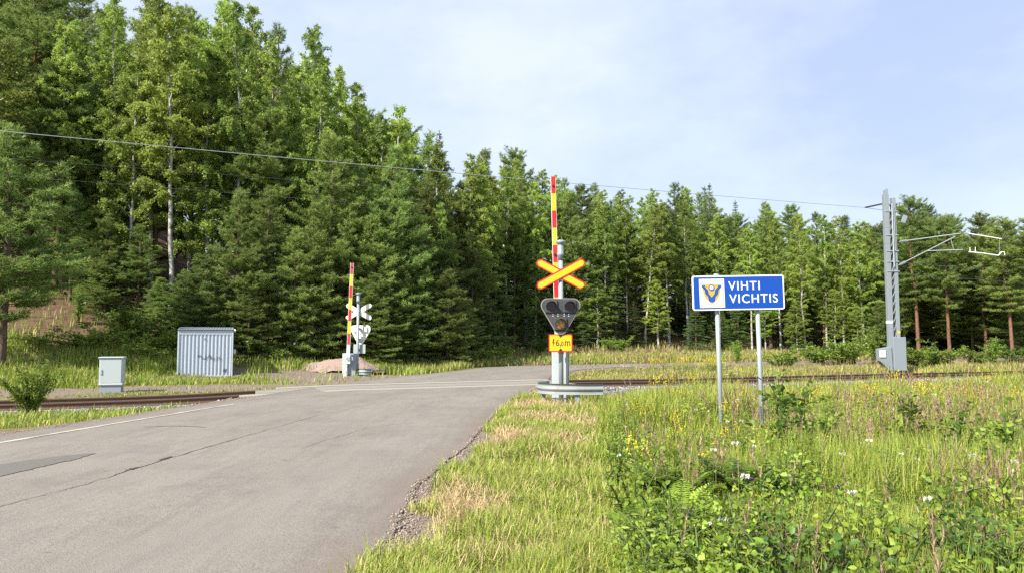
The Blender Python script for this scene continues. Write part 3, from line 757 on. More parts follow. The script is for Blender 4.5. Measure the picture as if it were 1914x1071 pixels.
# cantilever towards the track: end point above the rails
def mp(px, py, Y): return at(px, py, Y) - mb
can = MB()
r0, r1 = mp(1681, 452, MY - .2), mp(1797, 436.5, 35.5)
can.cyl(r0, r1, .025, n=10)
q0, q1 = mp(1680, 496, MY - .2), mp(1785, 443, 35.75)
can.cyl(q0, q1, .027, n=10)
s0, s1 = q0.lerp(q1, .52), mp(1800, 467, 35.3)
can.cyl(s0, s1, .022, n=8)
can.cyl(q0.lerp(q1, .93), s0.lerp(s1, .75), .009, n=6)
can.build('side_arm', M['galv'], mast)
ins = MB()
for a_, b_ in ((r0, r1), (q0, q1)):
    for kk_ in range(5): ins.cyl(a_.lerp(b_, .03 + .02 * kk_), a_.lerp(b_, .036 + .02 * kk_), .075, n=12)
ins.build('insulator', M['galv_dark'], mast)
br0, br1 = mp(1655, 380.5, MY), mp(1617, 388.5, MY + .9)
MB().bar(br0, br1, .07, .07).build('top_bracket', M['black'], mast)
MB().box(mp(1690, 410, MY + .2), (.2, .1, .4), Matrix.Rotation(.4, 3, 'Y')).bar(mp(1680, 415, MY), mp(1693, 418, MY + .3), .05, .05).build('pulley', M['galv_dark'], mast)
end_contact, end_mess, end_top = mb + s1, mb + r1, mb + br1
# short hanging arm further right, carried by the wires
ha = tag(empty('registration_arm', at(1845, 470, 34.6)), 'short pale registration arm with a hook hanging from the wires at the far right', 'registration arm')
hp = lambda px, py: at(px, py, 34.6) - ha.location
MB().cyl(hp(1811, 437), hp(1872, 447), .025, n=8).build('upper_tube', M['white'], ha)
MB().tube([hp(1811, 471), hp(1840, 474), hp(1866, 478), hp(1871, 472), hp(1877, 471), hp(1878, 477)], [.027] * 4 + [.02] * 2, 8).cyl(hp(1813, 472), hp(1813, 463), .014, n=6).cyl(hp(1823, 473), hp(1823, 462), .014, n=6).build('lower_tube', M['white'], ha)
MB().cyl(hp(1868, 447), hp(1868, 477), .008, n=5).build('hanger', M['wire'], ha)

def wire(pts, r, mat, label, sag=0.0):
    P = []
    for a_, b_ in zip(pts[:-1], pts[1:]):
        a_, b_ = Vector(a_), Vector(b_); n = max(6, int((b_ - a_).length / 1.2))
        for i in range(n):
            f = i / n; p = a_.lerp(b_, f); p.z -= sag * 4 * f * (1 - f); P.append(p)
    P.append(Vector(pts[-1]))
    o = MB().tube(P, r, 6).build('overhead_wire', mat)
    return tag(o, label, 'overhead wire')
def along_wire(p, t):                        # a point on the line through p parallel to the track
    return Vector(p) + along * t
w0 = at(0, 241, 22.9)
wd = (end_top - w0); 
wire([w0 - wd * .25, end_top], .0115, M['wire'], 'highest pale overhead wire running from the left to the mast top', .12)
wire([end_top, end_top + wd * .7], .012, M['wire_dark'], 'overhead wire leaving the mast top to the right', .3)
m0 = at(480, 331, 22.6); md = end_mess - m0
wire([m0 - md * .55, m0, end_mess], .003, M['wire_dark'], 'upper thin wire over the track seen against the dark pines', .05)
wire([end_mess, mb + Vector(ha.location - mb) + hp(1811, 437), ha.location + hp(1872, 447), end_mess + md * .6], .006, M['wire_dark'], 'upper thin wire right of the mast arms')
c0 = at(480, 365, 22.6); cd = end_contact - c0
wire([c0 - cd * .55, c0, end_contact], .003, M['wire_dark'], 'lower thin contact wire over the track against the dark pines')
wire([end_contact, ha.location + hp(1811, 471), ha.location + hp(1866, 478), end_contact + cd * .6], .006, M['wire_dark'], 'lower thin contact wire right of the mast arms')
for py0, py1, nm in ((490, 519, 'upper of the two slack feeder wires running right from the mast'), (512, 534, 'lower of the two slack feeder wires running right from the mast')):
    wire([mb + mp(1682, py0, MY), at(1990, py1, 47)], .009, M['wire_dark'], nm)

# ------------------------------------------------------------------ equipment hut
HY = 30.6
hb = Vector((at(383, 703, HY).x, HY, 0)); hb.z = at(383, 704, HY).z
hut = tag(empty('equipment_hut', hb, math.radians(21)), 'pale blue grey corrugated metal hut with a scrawl on its wall', 'hut')
HW, HD, HH = 1.06, 1.6, 1.93
vs = []; n = 0; prof = []
x = -HW + .05
nr = 14; pitch = (2 * HW - .1) / nr
for i in range(nr):
    for f, d in ((0, 0), (.52, 0), (.62, .032), (.9, .032)): prof.append((x + pitch * (i + f), d))
prof.append((HW - .05, 0))
fs = []
for xx, d in prof: vs += [(xx, -d, .06), (xx, -d, HH - .17)]
for i in range(len(prof) - 1): fs.append((2 * i, 2 * i + 2, 2 * i + 3, 2 * i + 1))
MB().add(vs, fs).box((0, HD / 2 + .02, HH / 2 - .02), (2 * HW - .08, HD, HH - .16)).build('wall', M['hut'], hut)
MB().box((0, -.015, HH - .09), (2 * HW, .05, .16)).box((-HW + .02, -.02, HH / 2), (.06, .06, HH)).box((HW - .02, -.02, HH / 2 - .02), (.05, .06, HH - .06)).box((0, .0, .035), (2 * HW - .06, .05, .05)).build('trim', M['hut_trim'], hut, .006)
rf = []; nn = 40
for i in range(nn + 1):
    xx = -HW - .03 + (2 * HW + .06) * i / nn; zz = HH + .02 + (.018 if i % 2 else 0)
    rf += [(xx, -.10, zz), (xx, HD + .1, zz + .12), (xx, -.10, zz - .02), (xx, HD + .1, zz + .10)]
fs = []
for i in range(nn):
    a = i * 4; b = a + 4; fs += [(a, b, b + 1, a + 1), (a + 2, a + 3, b + 3, b + 2), (a, a + 2, b + 2, b)]
MB().add(rf, fs).build('roof', M['hut_roof'], hut)
MB().box((HW + .07, .3, HH * .54), (.10, .2, .18)).build('socket_box', M['light_grey'], hut, .01)
MB().tube([(HW + .02, .1, HH - .02), (HW + .09, .1, HH + .0)], [.055, .06], 12).build('outdoor_lamp', M['white'], hut)
MB().cyl((-HW + .03, 0, HH), (-HW + .03, 0, HH + .1), .012, n=8).build('antenna', M['galv'], hut)
sc = MB()
rs = random.Random(4); xx = -.42
while xx < .62:
    z0 = .80 + rs.uniform(-.06, .06); pts = []
    for kk_ in range(6): pts.append((xx + rs.uniform(-.02, .09), -.036, z0 + rs.uniform(-.07, .11)))
    if rs.random() > .12: sc.tube(pts, .0075, 4)
    xx += rs.uniform(.09, .16)
sc.build('scrawl', M['scrawl'], hut)
MB().tube([(.76 + .075 * math.cos(a * .7) * (1 - .04 * a), -.037, .26 + .085 * math.sin(a * .7) * (1 - .04 * a)) for a in range(20)], .008, 4).tube([(.70, -.038, .2), (.83, -.038, .33)], .008, 4).tube([(.70, -.038, .32), (.82, -.038, .2)], .008, 4).build('scrawl', M['scrawl'], hut)
MB().tube([(-.08, -.037, 1.57), (-.02, -.037, 1.60), (-.05, -.037, 1.53)], .012, 4).build('stain', M['rail_rust'], hut)

# utility cabinet
KY = 24.2
kb = Vector((at(206, 728, KY).x, KY, at(206, 729, KY).z))
cab = tag(empty('utility_cabinet', kb, math.radians(17)), 'small grey green utility cabinet on a plinth beyond the rails', 'cabinet')
MB().box((0, .2, .17 / 2 - .04), (.63, .36, .26)).build('plinth', M['galv_dark'], cab, .01)
MB().box((0, .2, .60), (.70, .40, .90)).build('body', M['cabinet'], cab, .015)
MB().box((0, .19, 1.07), (.75, .48, .045)).build('lid', M['cabinet'], cab, .015)
dr_ = MB().box((0, -.008, .63), (.62, .018, .78)).build('door', M['cabinet'], cab, .006)
MB().box((-.265, -.026, .62), (.03, .02, .11)).box((-.27, -.026, .53), (.06, .018, .03)).build('handle', M['galv_dark'], dr_)
MB().box((0, -.012, .205), (.70, .03, .05)).build('sill_strip', M['light_grey'], cab, .005)

# gravel heap
hx = at(643, 695, 34.6)
n1_, n2_ = 60, 26
xs = np.linspace(-2.35, 2.1, n1_); ys = np.linspace(-1.2, 1.4, n2_); HX, HYy = np.meshgrid(xs, ys)
hz = .56 * np.exp(-(((HX + .75) / 1.15) ** 2 + (HYy / .75) ** 2) * .95) + .52 * np.exp(-(((HX - .75) / .9) ** 2 + (HYy / .75) ** 2))
hz += .16 * (vnoise(HX, HYy, 2.2, 21) - .5) * (hz > .05) + .03 * (vnoise(HX, HYy, 9, 22) - .5) * (hz > .05) - .11
I = np.arange(hz.size).reshape(hz.shape); q = np.stack([I[:-1, :-1], I[:-1, 1:], I[1:, 1:], I[1:, :-1]], -1).reshape(-1, 4)
m, nt, out = new_mat('red_gravel')
tc = N(nt, 'ShaderNodeTexCoord'); n3 = noise(nt, tc.outputs['Object'], 28, 5, .75); n1 = noise(nt, tc.outputs['Object'], 3, 4)
finish(nt, out, mix(nt, mapr(nt, n3, .35, .65), mix(nt, n1, (.20, .135, .115), (.28, .195, .165)), (.42, .32, .28)), .95, 0, n3, .8, .05, .2)
heap = link_mesh('gravel_heap', np_mesh('gravel_heap', np.stack([HX, HYy, hz], -1).reshape(-1, 3), [q], None, True), m)
heap.location = (hx.x, hx.y, zg1(hx.x, hx.y) + .02)
tag(heap, 'low heap of reddish gravel behind the far crossing signal', 'gravel heap')
# __VEGETATION__
# ------------------------------------------------------------------ vegetation builders
def unit(v): return v / (np.linalg.norm(v, axis=-1, keepdims=True) + 1e-9)
def leaf_cards(C, D, L, W, r, flat=0.0):
    """diamond leaves from C along D"""
    R = r.normal(0, 1, C.shape); R[:, 2] *= (1 - flat)
    S = unit(np.cross(D, R)); L = np.asarray(L)[:, None]; W = np.asarray(W)[:, None]
    Nn = np.cross(D, S)
    V = np.stack([C, C + D * L * .45 + S * W + Nn * W * .25, C + D * L, C + D * L * .45 - S * W + Nn * W * .25], 1)
    return V.reshape(-1, 3), np.arange(len(C) * 4).reshape(-1, 4)
def leaf6(C, D, L, W, r, flat=.3):
    """rounder leaves folded along the midrib and curling at the tip"""
    R = r.normal(0, 1, C.shape); R[:, 2] *= (1 - flat)
    S = unit(np.cross(D, R)); Nn = np.cross(D, S); Nn *= np.sign(Nn[:, 2:3] + 1e-6); L = np.asarray(L)[:, None]; W = np.asarray(W)[:, None]
    f = r.uniform(.1, .5, (len(C), 1)); cu = r.uniform(0, .3, (len(C), 1))
    p = lambda a, w, u: C + D * L * a + S * W * w + Nn * (W * u * f - L * cu * a * a)
    V = np.stack([p(0, 0, 0), p(.28, .92, 1), p(.66, .78, .8), p(1, 0, 0), p(.66, -.78, .8), p(.28, -.92, 1)], 1)
    b = np.arange(len(C))[:, None] * 6
    return V.reshape(-1, 3), np.concatenate([b + np.array([[0, 1, 2, 3]]), b + np.array([[0, 3, 4, 5]])])
def tufts(C, D, nb, L, wd, r, spread=.9):
    n = len(C); d = unit(np.repeat(D, nb, 0) * .75 + unit(r.normal(0, 1, (n * nb, 3))) * spread)
    c = np.repeat(C, nb, 0); S = unit(np.cross(d, r.normal(0, 1, d.shape))); l = L * r.uniform(.65, 1.2, (n * nb, 1))
    V = np.stack([c - S * wd, c + S * wd, c + d * l], 1)
    return V.reshape(-1, 3), np.arange(n * nb * 3).reshape(-1, 3)
def tube_np(mb, pts, rad, n): mb.tube([tuple(p) for p in pts], list(rad), n, False)
def interp_poly(P, f):
    x = np.linspace(0, 1, len(P)); return np.stack([np.interp(f, x, P[:, k]) for k in range(3)], -1)
def trunk_pts(r, H, n=12, bend=.02):
    z = np.linspace(0, 1, n); o = np.cumsum(r.normal(0, bend * H / n * 2, (n, 2)), 0); o -= o[0]
    return np.column_stack([o, z * H])
def finish_tree(name, mbw, V, Fq, tint, bark, leaf):
    t = mbw; me_w = bpy.data.meshes.new(name + '_trunk'); me_w.from_pydata(t.v, [], t.f); me_w.materials.append(bark)
    for p in me_w.polygons: p.use_smooth = True
    me_c = np_mesh(name + '_crown', V, [Fq], None, False, tint); me_c.materials.append(leaf)
    return me_w, me_c
def broadleaf(seed, H, cb, spread, nleaf, ll, bark, leaf, r0=.11, up=(50, 66), prof=None, droop=1.0, per_m=4.6):
    r = np.random.default_rng(seed); mb = MB(); T = trunk_pts(r, H, 12, .018)
    rad = r0 * (1 - np.linspace(0, 1, 12)) ** .85 + .012; rad[0] *= 1.35
    mb.tube([(T[0][0], T[0][1], -.5)] + [tuple(p) for p in T], [rad[0] * 1.1] + list(rad), 9, False)
    prof = prof or ([0, .15, .38, .7, .9, 1], [.45, .85, 1, .72, .38, .14])
    nb = int(H * (1 - cb) * per_m); C = []; Dd = []; az = r.uniform(0, 6.28)
    wts = []; segs = []
    for i in range(nb):
        hh = ((i + r.uniform(0, 1)) / nb); h = cb + (1 - cb) * hh; az += 2.4 + r.normal(0, .4)
        p = interp_poly(T, np.array([h]))[0]; L = spread * np.interp(hh, *prof) * r.uniform(.55, 1.25)
        e = math.radians(r.uniform(*up)) * (.8 + .35 * hh); P = [p]; n = 6
        for k in range(n):
            ee = e - (k / n) ** 1.5 * (1.1 * droop) * (1.1 - .6 * hh); aa = az + r.normal(0, .12)
            p = p + L / n * np.array([math.cos(aa) * math.cos(ee), math.sin(aa) * math.cos(ee), math.sin(ee)]); P.append(p)
        P = np.array(P); tube_np(mb, P, np.linspace(.018 * L ** .5 + .006, .004, n + 1), 3); segs.append((P, L, .25))
        for k in range(int(3 + L * 3)):
            f = r.uniform(.25, 1); q = interp_poly(P, np.array([f]))[0]; a2 = az + r.uniform(-1.7, 1.7); l2 = L * r.uniform(.15, .42) + .12
            e2 = math.radians(r.uniform(-10, 40)); Q = [q]
            for m_ in range(4):
                ee = e2 - m_ * .42 * droop; q = q + l2 / 4 * np.array([math.cos(a2) * math.cos(ee), math.sin(a2) * math.cos(ee), math.sin(ee)]); Q.append(q)
            segs.append((np.array(Q), l2, .05))
            if k % 3 == 0: tube_np(mb, Q, np.linspace(.007, .002, 5), 3)
    tot = sum(s[1] for s in segs)
    for P, L, f0 in segs:
        n = max(2, int(nleaf * L / tot)); f = r.uniform(f0, 1.02, n); c = interp_poly(P, np.clip(f, 0, 1))
        C.append(c + r.normal(0, .055, c.shape)); wts.append(np.full(n, r.uniform(0, 1)))
    C = np.concatenate(C); n = len(C); D = r.normal(0, .7, (n, 3)); D[:, 2] -= .55; D = unit(D)
    V, Fq = leaf_cards(C, D, ll * r.uniform(.7, 1.25, n), ll * .36 * r.uniform(.8, 1.2, n), r)
    tint = np.repeat(np.clip(.55 * np.concatenate(wts) + r.uniform(0, .5, n), 0, 1), 4)
    return finish_tree('broadleaf', mb, V, Fq, tint, bark, leaf)
def conifer(seed, H, cb, spread, prof, gap, nper, elev, bark, leaf, r0, tuft_l, nb, dens=1.0, droop=0.0, flat=1.0, stubs=0, bend=.012, arch=.5):
    r = np.random.default_rng(seed); mb = MB(); T = trunk_pts(r, H, 12, bend)
    rad = r0 * (1 - np.linspace(0, 1, 12)) ** .8 + .014; rad[0] *= 1.25
    mb.tube([(T[0][0], T[0][1], -.6)] + [tuple(p) for p in T], [rad[0] * 1.1] + list(rad), 9, False)
    C = []; D = []; Tn = []; h = cb * H; az = r.uniform(0, 6)
    while h < H * .985:
        hh = (h / H - cb) / (1 - cb); az += r.uniform(.3, 1.2)
        lvl = r.uniform(.78, 1.15)
        for k in range(nper):
            if r.random() < .13: continue
            a = az + 2 * PI * k / nper + r.normal(0, .22); L = max(.14, spread * np.interp(hh, *prof) * lvl * r.uniform(.6, 1.18))
            e0 = math.radians(np.interp(hh, [0, .5, .85, 1], elev) + r.normal(0, 6)); p = interp_poly(T, np.array([(h + r.normal(0, .06)) / H]))[0]
            P = [p]; n = 6
            for m_ in range(n):
                ee = e0 - droop * math.sin(PI * (m_ / n)) + arch * (m_ / n) ** 2; aa = a + r.normal(0, .06)
                p = p + L / n * np.array([math.cos(aa) * math.cos(ee), math.sin(aa) * math.cos(ee), math.sin(ee)]); P.append(p)
            P = np.array(P); tube_np(mb, P, np.linspace(.018 * L ** .6 + .006, .005, n + 1), 3)
            br_t = r.uniform(0, 1)
            ns = max(2, int(L * 7 * dens)); fs_ = r.uniform(.12 if L > .8 else .05, 1, ns)
            for f in fs_:
                q = interp_poly(P, np.array([f]))[0]; sd = r.choice([-1, 1]); a2 = a + sd * r.uniform(.35, 1.15); l2 = (.30 * L * (1.15 - f) + .16) * r.uniform(.7, 1.3)
                e2 = e0 * .4 + arch * .5 * f + r.normal(0, .16) * flat
                d2 = np.array([math.cos(a2) * math.cos(e2), math.sin(a2) * math.cos(e2), math.sin(e2) + .12])
                m_ = max(1, int(l2 / .10)); g = (np.arange(m_) + r.uniform(.3, 1)) / m_
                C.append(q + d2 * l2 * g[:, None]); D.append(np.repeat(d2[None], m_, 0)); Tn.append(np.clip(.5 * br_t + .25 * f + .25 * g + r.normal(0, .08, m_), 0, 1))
            C.append(P[-1:]); D.append(unit(P[-1:] - P[-2:-1])); Tn.append(np.array([.8]))
        h += gap * (1.15 - .45 * hh) * r.uniform(.8, 1.2)
    top = T[-1]; z = np.linspace(-.5, .1, 8); C.append(top + np.column_stack([z * 0, z * 0, z])); D.append(np.tile([0, 0, 1.], (8, 1))); Tn.append(np.full(8, .8))
    for i in range(stubs):
        hz_ = r.uniform(.06, cb + .12) * H; p = interp_poly(T, np.array([hz_ / H]))[0]; a = r.uniform(0, 6.28); L = r.uniform(.4, 1.5)
        q = p + L * .6 * np.array([math.cos(a), math.sin(a), r.uniform(-.1, .3)]); w_ = q + L * .4 * np.array([math.cos(a + .3), math.sin(a + .3), r.uniform(-.4, .3)])
        mb.tube([tuple(p), tuple(q), tuple(w_)], [.016, .011, .005], 4, False)
    C, D, Tn = np.concatenate(C), unit(np.concatenate(D)), np.concatenate(Tn)
    V, Ft = tufts(C, D, nb, tuft_l, .0165, r)
    return finish_tree('conifer', mb, V, Ft, np.repeat(Tn, nb * 3), bark, leaf)

PROTO = {}
BL, PN, SN = M['birch_leaf'], M['pine_needle'], M['spruce_needle']
PROTO['birch'] = [(H, broadleaf(100 + i, H, cb, sp, int(nl * 1.35), .105, M['birch_bark'], BL, r0)) for i, (H, cb, sp, nl, r0) in enumerate([
    (17, .22, 2.5, 24000, .12), (15, .26, 2.1, 20000, .10), (19, .30, 2.6, 26000, .13), (13, .16, 2.1, 18000, .085), (16, .36, 2.1, 18000, .10), (18, .12, 2.8, 28000, .12), (14, .30, 1.7, 15000, .09), (17, .44, 1.9, 17000, .11)])]
PROTO['aspen'] = [(15, broadleaf(130, 15, .3, 2.6, 14000, .15, M['birch_bark'], M['aspen_leaf'], .12, (30, 55), None, .5))]
fullp = ([0, .12, .5, .8, 1], [.75, 1, .78, .42, .10])
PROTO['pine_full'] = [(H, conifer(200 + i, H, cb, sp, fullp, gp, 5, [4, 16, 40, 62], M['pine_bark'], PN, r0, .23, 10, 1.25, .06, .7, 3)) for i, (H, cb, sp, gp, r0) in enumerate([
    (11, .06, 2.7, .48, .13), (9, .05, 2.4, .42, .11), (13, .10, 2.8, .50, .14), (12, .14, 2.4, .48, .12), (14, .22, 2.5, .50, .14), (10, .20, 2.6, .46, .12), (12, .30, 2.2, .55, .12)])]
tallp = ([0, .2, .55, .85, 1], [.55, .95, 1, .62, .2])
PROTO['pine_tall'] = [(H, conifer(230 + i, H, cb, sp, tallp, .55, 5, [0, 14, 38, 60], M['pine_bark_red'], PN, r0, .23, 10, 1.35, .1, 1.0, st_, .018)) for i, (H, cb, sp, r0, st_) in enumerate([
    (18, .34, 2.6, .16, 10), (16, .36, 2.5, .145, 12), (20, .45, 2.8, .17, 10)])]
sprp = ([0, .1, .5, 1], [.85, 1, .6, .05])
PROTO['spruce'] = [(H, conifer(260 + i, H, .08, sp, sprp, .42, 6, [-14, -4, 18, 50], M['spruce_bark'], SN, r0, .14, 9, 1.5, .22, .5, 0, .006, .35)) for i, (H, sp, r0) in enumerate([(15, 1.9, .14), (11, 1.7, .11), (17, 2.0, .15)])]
TOP = {}
DESC = {'birch': ('birch_tree', 'light green birch', 'light green birches', 'birch tree'), 'aspen': ('aspen_tree', 'yellow green aspen', 'yellow green aspens', 'aspen tree'),
        'pine_full': ('pine_tree', 'bushy dark pine', 'bushy dark pines', 'pine tree'), 'pine_tall': ('tall_pine_tree', 'tall bare stemmed pine', 'tall bare stemmed pines', 'pine tree'),
        'spruce': ('spruce_tree', 'narrow pointed spruce', 'narrow pointed spruces', 'spruce tree')}
ZONE = [(140, 'at the left wood edge'), (330, 'above the utility cabinet'), (450, 'behind the metal hut'), (640, 'between metal hut and far signal'), (780, 'behind the far signal'),
        (985, 'beyond the road bend'), (1110, 'behind the near signal'), (1290, 'between near signal and town sign'), (1475, 'behind the town sign'), (1640, 'between town sign and mast'),
        (1760, 'behind the mast'), (1e9, 'at the right wood edge')]
SKY = np.array([(-300, -80), (0, -45), (150, -30), (232, 12), (270, -15), (330, 4), (400, -8), (470, 10), (505, 35), (540, 105), (590, 45), (622, 118), (655, 145), (690, 190), (745, 205), (785, 195), (825, 245), (865, 240), (910, 278), (955, 270), (990, 285), (1030, 322), (1100, 335), (1160, 350), (1215, 340), (1265, 332), (1335, 345), (1400, 392), (1455, 362), (1520, 385), (1580, 400), (1640, 405), (1715, 362), (1770, 400), (1835, 395), (1914, 412), (2300, 430)], float)
FRONT = np.array([(-300, 30), (0, 33), (150, 35.5), (450, 37), (600, 38), (760, 39.5), (850, 43), (900, 49), (960, 53), (1100, 56), (1300, 61), (1500, 61), (1750, 58), (1914, 55), (2300, 50)], float)
front = [
 ('pine_full', 4, 28.5, 215, 5, 1.3), ('aspen', -42, 35, 60, 0, 1), ('pine_tall', 50, 41, -50, 0, 1.2), ('pine_tall', -60, 43, -60, 2, 1.2), ('birch', 108, 39, 40, 2, 1), ('birch', 75, 42, -10, 5, 1),
 ('pine_full', 128, 37, 350, 6, 1), ('birch', 190, 40, 25, 5, 1), ('birch', 232, 38, 110, 3, 1), ('birch', 318, 37.5, 10, 4, 1.2), ('birch', 280, 40, -30, 2, 1), ('birch', 395, 40, -15, 5, 1), ('birch', 352, 41, 35, 0, 1),
 ('birch', 455, 40.5, 15, 0, 1), ('birch', 505, 43, 60, 1, 1), ('birch', 588, 45, 38, 2, .9), ('birch', 555, 42, 125, 3, 1), ('birch', 612, 46, 105, 1, 1),
 ('pine_full', 190, 37, 395, 5, 1), ('pine_full', 258, 37, 415, 6, 1.1), ('pine_full', 440, 35.2, 345, 2, 1), ('pine_full', 372, 34.6, 470, 1, 1.2), ('pine_full', 498, 37, 345, 3, 1.1), ('pine_full', 545, 36.5, 420, 1, 1.1), ('pine_full', 470, 35.8, 440, 0, 1),
 ('pine_full', 618, 39, 245, 2, 1.1), ('pine_full', 662, 40, 300, 4, 1.1), ('pine_full', 725, 40, 262, 3, 1.1), ('pine_full', 697, 38.6, 395, 1, 1.1), ('pine_full', 583, 37, 400, 0, 1), ('pine_full', 640, 38.6, 420, 3, 1), ('pine_full', 768, 41, 380, 4, 1.1),
 ('pine_full', 836, 40.5, 498, 1, 1.25), ('pine_full', 745, 39.5, 455, 0, 1.1), ('pine_full', 800, 44, 330, 2, 1.1), ('birch', 665, 47, 150, 0, 1), ('birch', 735, 47, 195, 3, 1.1), ('birch', 700, 45, 205, 1, 1.1), ('birch', 812, 45, 262, 4, 1), ('birch', 868, 50, 285, 4, 1.1),
 ('pine_full', 880, 48, 440, 0, 1.1), ('spruce', 925, 52, 400, 1, 1.1), ('pine_full', 962, 54, 400, 3, 1.1), ('birch', 905, 51, 300, 1, 1.1), ('birch', 945, 54, 310, 4, 1), ('birch', 1000, 56, 335, 3, 1.1), ('spruce', 1005, 56, 450, 1, 1),
 ('pine_full', 1068, 57, 350, 2, 1), ('spruce', 1098, 57, 440, 0, 1), ('birch', 1040, 57, 370, 4, 1), ('birch', 1135, 58, 375, 1, 1.1), ('birch', 1172, 59, 390, 4, 1), ('birch', 1205, 59, 380, 4, 1.1), ('birch', 1250, 60, 375, 4, 1.1), ('spruce', 1150, 57.5, 480, 1, .9),
 ('spruce', 1300, 57, 545, 1, 1.2), ('birch', 1285, 61, 370, 2, 1), ('birch', 1345, 61, 395, 4, 1), ('spruce', 1330, 63, 342, 2, .9), ('birch', 1405, 60, 420, 4, 1), ('birch', 1458, 60, 405, 4, 1), ('pine_full', 1440, 63, 372, 4, 1), ('birch', 1503, 58.5, 395, 2, .9), ('birch', 1545, 60, 400, 4, 1), ('birch', 1575, 60, 402, 5, 1), ('birch', 1615, 59, 410, 1, 1.1), ('spruce', 1380, 61, 470, 0, .9),
 ('pine_tall', 1715, 58, 362, 1, 1.1), ('pine_tall', 1772, 57, 398, 1, 1.1), ('pine_tall', 1842, 59, 392, 0, 1), ('pine_tall', 1890, 55, 402, 1, 1.15), ('pine_full', 1660, 60, 420, 4, 1), ('pine_tall', 1935, 54, 400, 2, 1), ('pine_full', 1815, 60, 440, 4, 1), ('pine_full', 1745, 62, 430, 3, 1), ('birch', 1690, 61, 440, 3, 1), ('pine_full', 1870, 62, 430, 2, 1)]
items = [dict(sp=a, px=b, d=c, yt=y, v=v, w=w, row='front') for a, b, c, y, v, w in front]
low = [('pine_full', 465, 34.5, 540), ('pine_full', 700, 37.5, 505), ('pine_full', 735, 38.2, 545), ('pine_full', 790, 40, 540), ('pine_full', 870, 43.5, 560),
 ('spruce', 905, 48, 540), ('spruce', 985, 54, 560), ('spruce', 1050, 55.5, 540), ('birch', 1115, 56, 520), ('spruce', 1090, 56, 560), ('birch', 1230, 58, 520), ('spruce', 1185, 58, 560), ('birch', 1430, 58, 540), ('spruce', 1350, 60, 575), ('birch', 1490, 57, 560), ('birch', 1560, 57, 540), ('birch', 1600, 57, 570), ('pine_full', 1640, 56, 560), ('pine_full', 1805, 61, 590)]
for k_, (a, b, c, y) in enumerate(low): items.append(dict(sp=a, px=b, d=c, yt=y, v=(1, 0, 3)[k_ % 3], w=1.25, row='low'))
fr = random.Random(11)
for row, (dd, lo, hi, step, nm) in enumerate([(3.2, 60, 170, 3.0, 'mid'), (6.5, 30, 120, 3.0, 'mid'), (10.5, 10, 80, 3.2, 'mid'), (15.5, 0, 45, 3.2, 'back'), (21, -6, 18, 3.0, 'back'), (31, 30, 110, 4.2, 'mid')]):
    px = -130 + row * 23
    while px < 2040:
        d = np.interp(px, FRONT[:, 0], FRONT[:, 1]) + dd + (2 if px < 340 else 0) + fr.uniform(-1.3, 1.3)
        sk = np.interp(px, SKY[:, 0], SKY[:, 1]); p = fr.random()
        if px < 640: sp = 'birch' if p < .55 else 'pine_full' if p < .8 else 'pine_tall'
        elif px < 1110: sp = 'birch' if p < .38 else 'pine_full' if p < .78 else 'spruce' if p < .88 else 'pine_tall'
        elif px < 1640: sp = 'birch' if p < .42 else 'pine_full' if p < .68 else 'spruce' if p < .82 else 'pine_tall'
        else: sp = 'birch' if p < .14 else 'pine_full' if p < .5 else 'pine_tall' if p < .92 else 'spruce'
        yt = sk + fr.uniform(lo, hi)
        if 890 < px < 1700: yt = sk + fr.uniform(lo * .5, hi * .55)
        items.append(dict(sp=sp, px=px, d=d, yt=yt, v=fr.randrange(9), w=fr.uniform(.9, 1.15), row=nm))
        px += step * F / d * fr.uniform(.8, 1.2)
for k_ in range(64):
    px = 940 + k_ * 17 + fr.uniform(-10, 10)
    items.append(dict(sp=fr.choice(['spruce', 'pine_full', 'birch']), px=px, d=np.interp(px, FRONT[:, 0], FRONT[:, 1]) + fr.uniform(6, 13), yt=fr.uniform(455, 570), v=fr.randrange(9), w=1.35, row='mid'))
for a, b, c, y in (('pine_full', 195, 36.3, 500), ('pine_full', 300, 35.5, 520), ('pine_full', 345, 35.2, 500), ('birch', 160, 37, 480)): items.append(dict(sp=a, px=b, d=c, yt=y, v=0, w=1.2, row='low'))
for it in items:
    it['p'] = at(it['px'], 600, it['d'])
gz = zg(np.array([it['p'].x for it in items]), np.array([it['p'].y for it in items]))
seen = {}
for it, z in zip(items, gz):
    it['z'] = float(z); it['h'] = at(it['px'], it['yt'], it['d']).z - it['z']
    it['h'] = min(max(it['h'], 3.0), 27)
    for lim, nm in ZONE:
        if it['px'] < lim: it['zone'] = nm; break
    it['key'] = (it['sp'], it['row'], it['zone'])
    seen.setdefault(it['key'], []).append(it)
ORD = ['first', 'second', 'third', 'fourth', 'fifth', 'sixth', 'seventh', 'eighth', 'ninth', 'tenth', 'eleventh', 'twelfth']
ROW = {'low': 'growing low', 'front': 'standing foremost', 'mid': 'deep in the wood', 'back': 'topping the skyline'}
for key, L in seen.items():
    L.sort(key=lambda q: q['px']); sp, row, zone = key; nmk, one, many, cat = DESC[sp]
    for i, it in enumerate(L):
        if len(L) == 1: lab = f'{one} {ROW[row]} {zone}'
        elif row == 'mid': lab = f'{one} {ROW[row]} {zone}'
        elif len(L) == 2: lab = f'{["left", "right"][i]} one of two {many} {ROW[row]} {zone}'
        else: lab = f'{ORD[i]} from left of {many} {ROW[row]} {zone}'
        it['label'] = lab; it['group'] = f'{many} {ROW[row]} {zone}' if len(L) > 1 else None
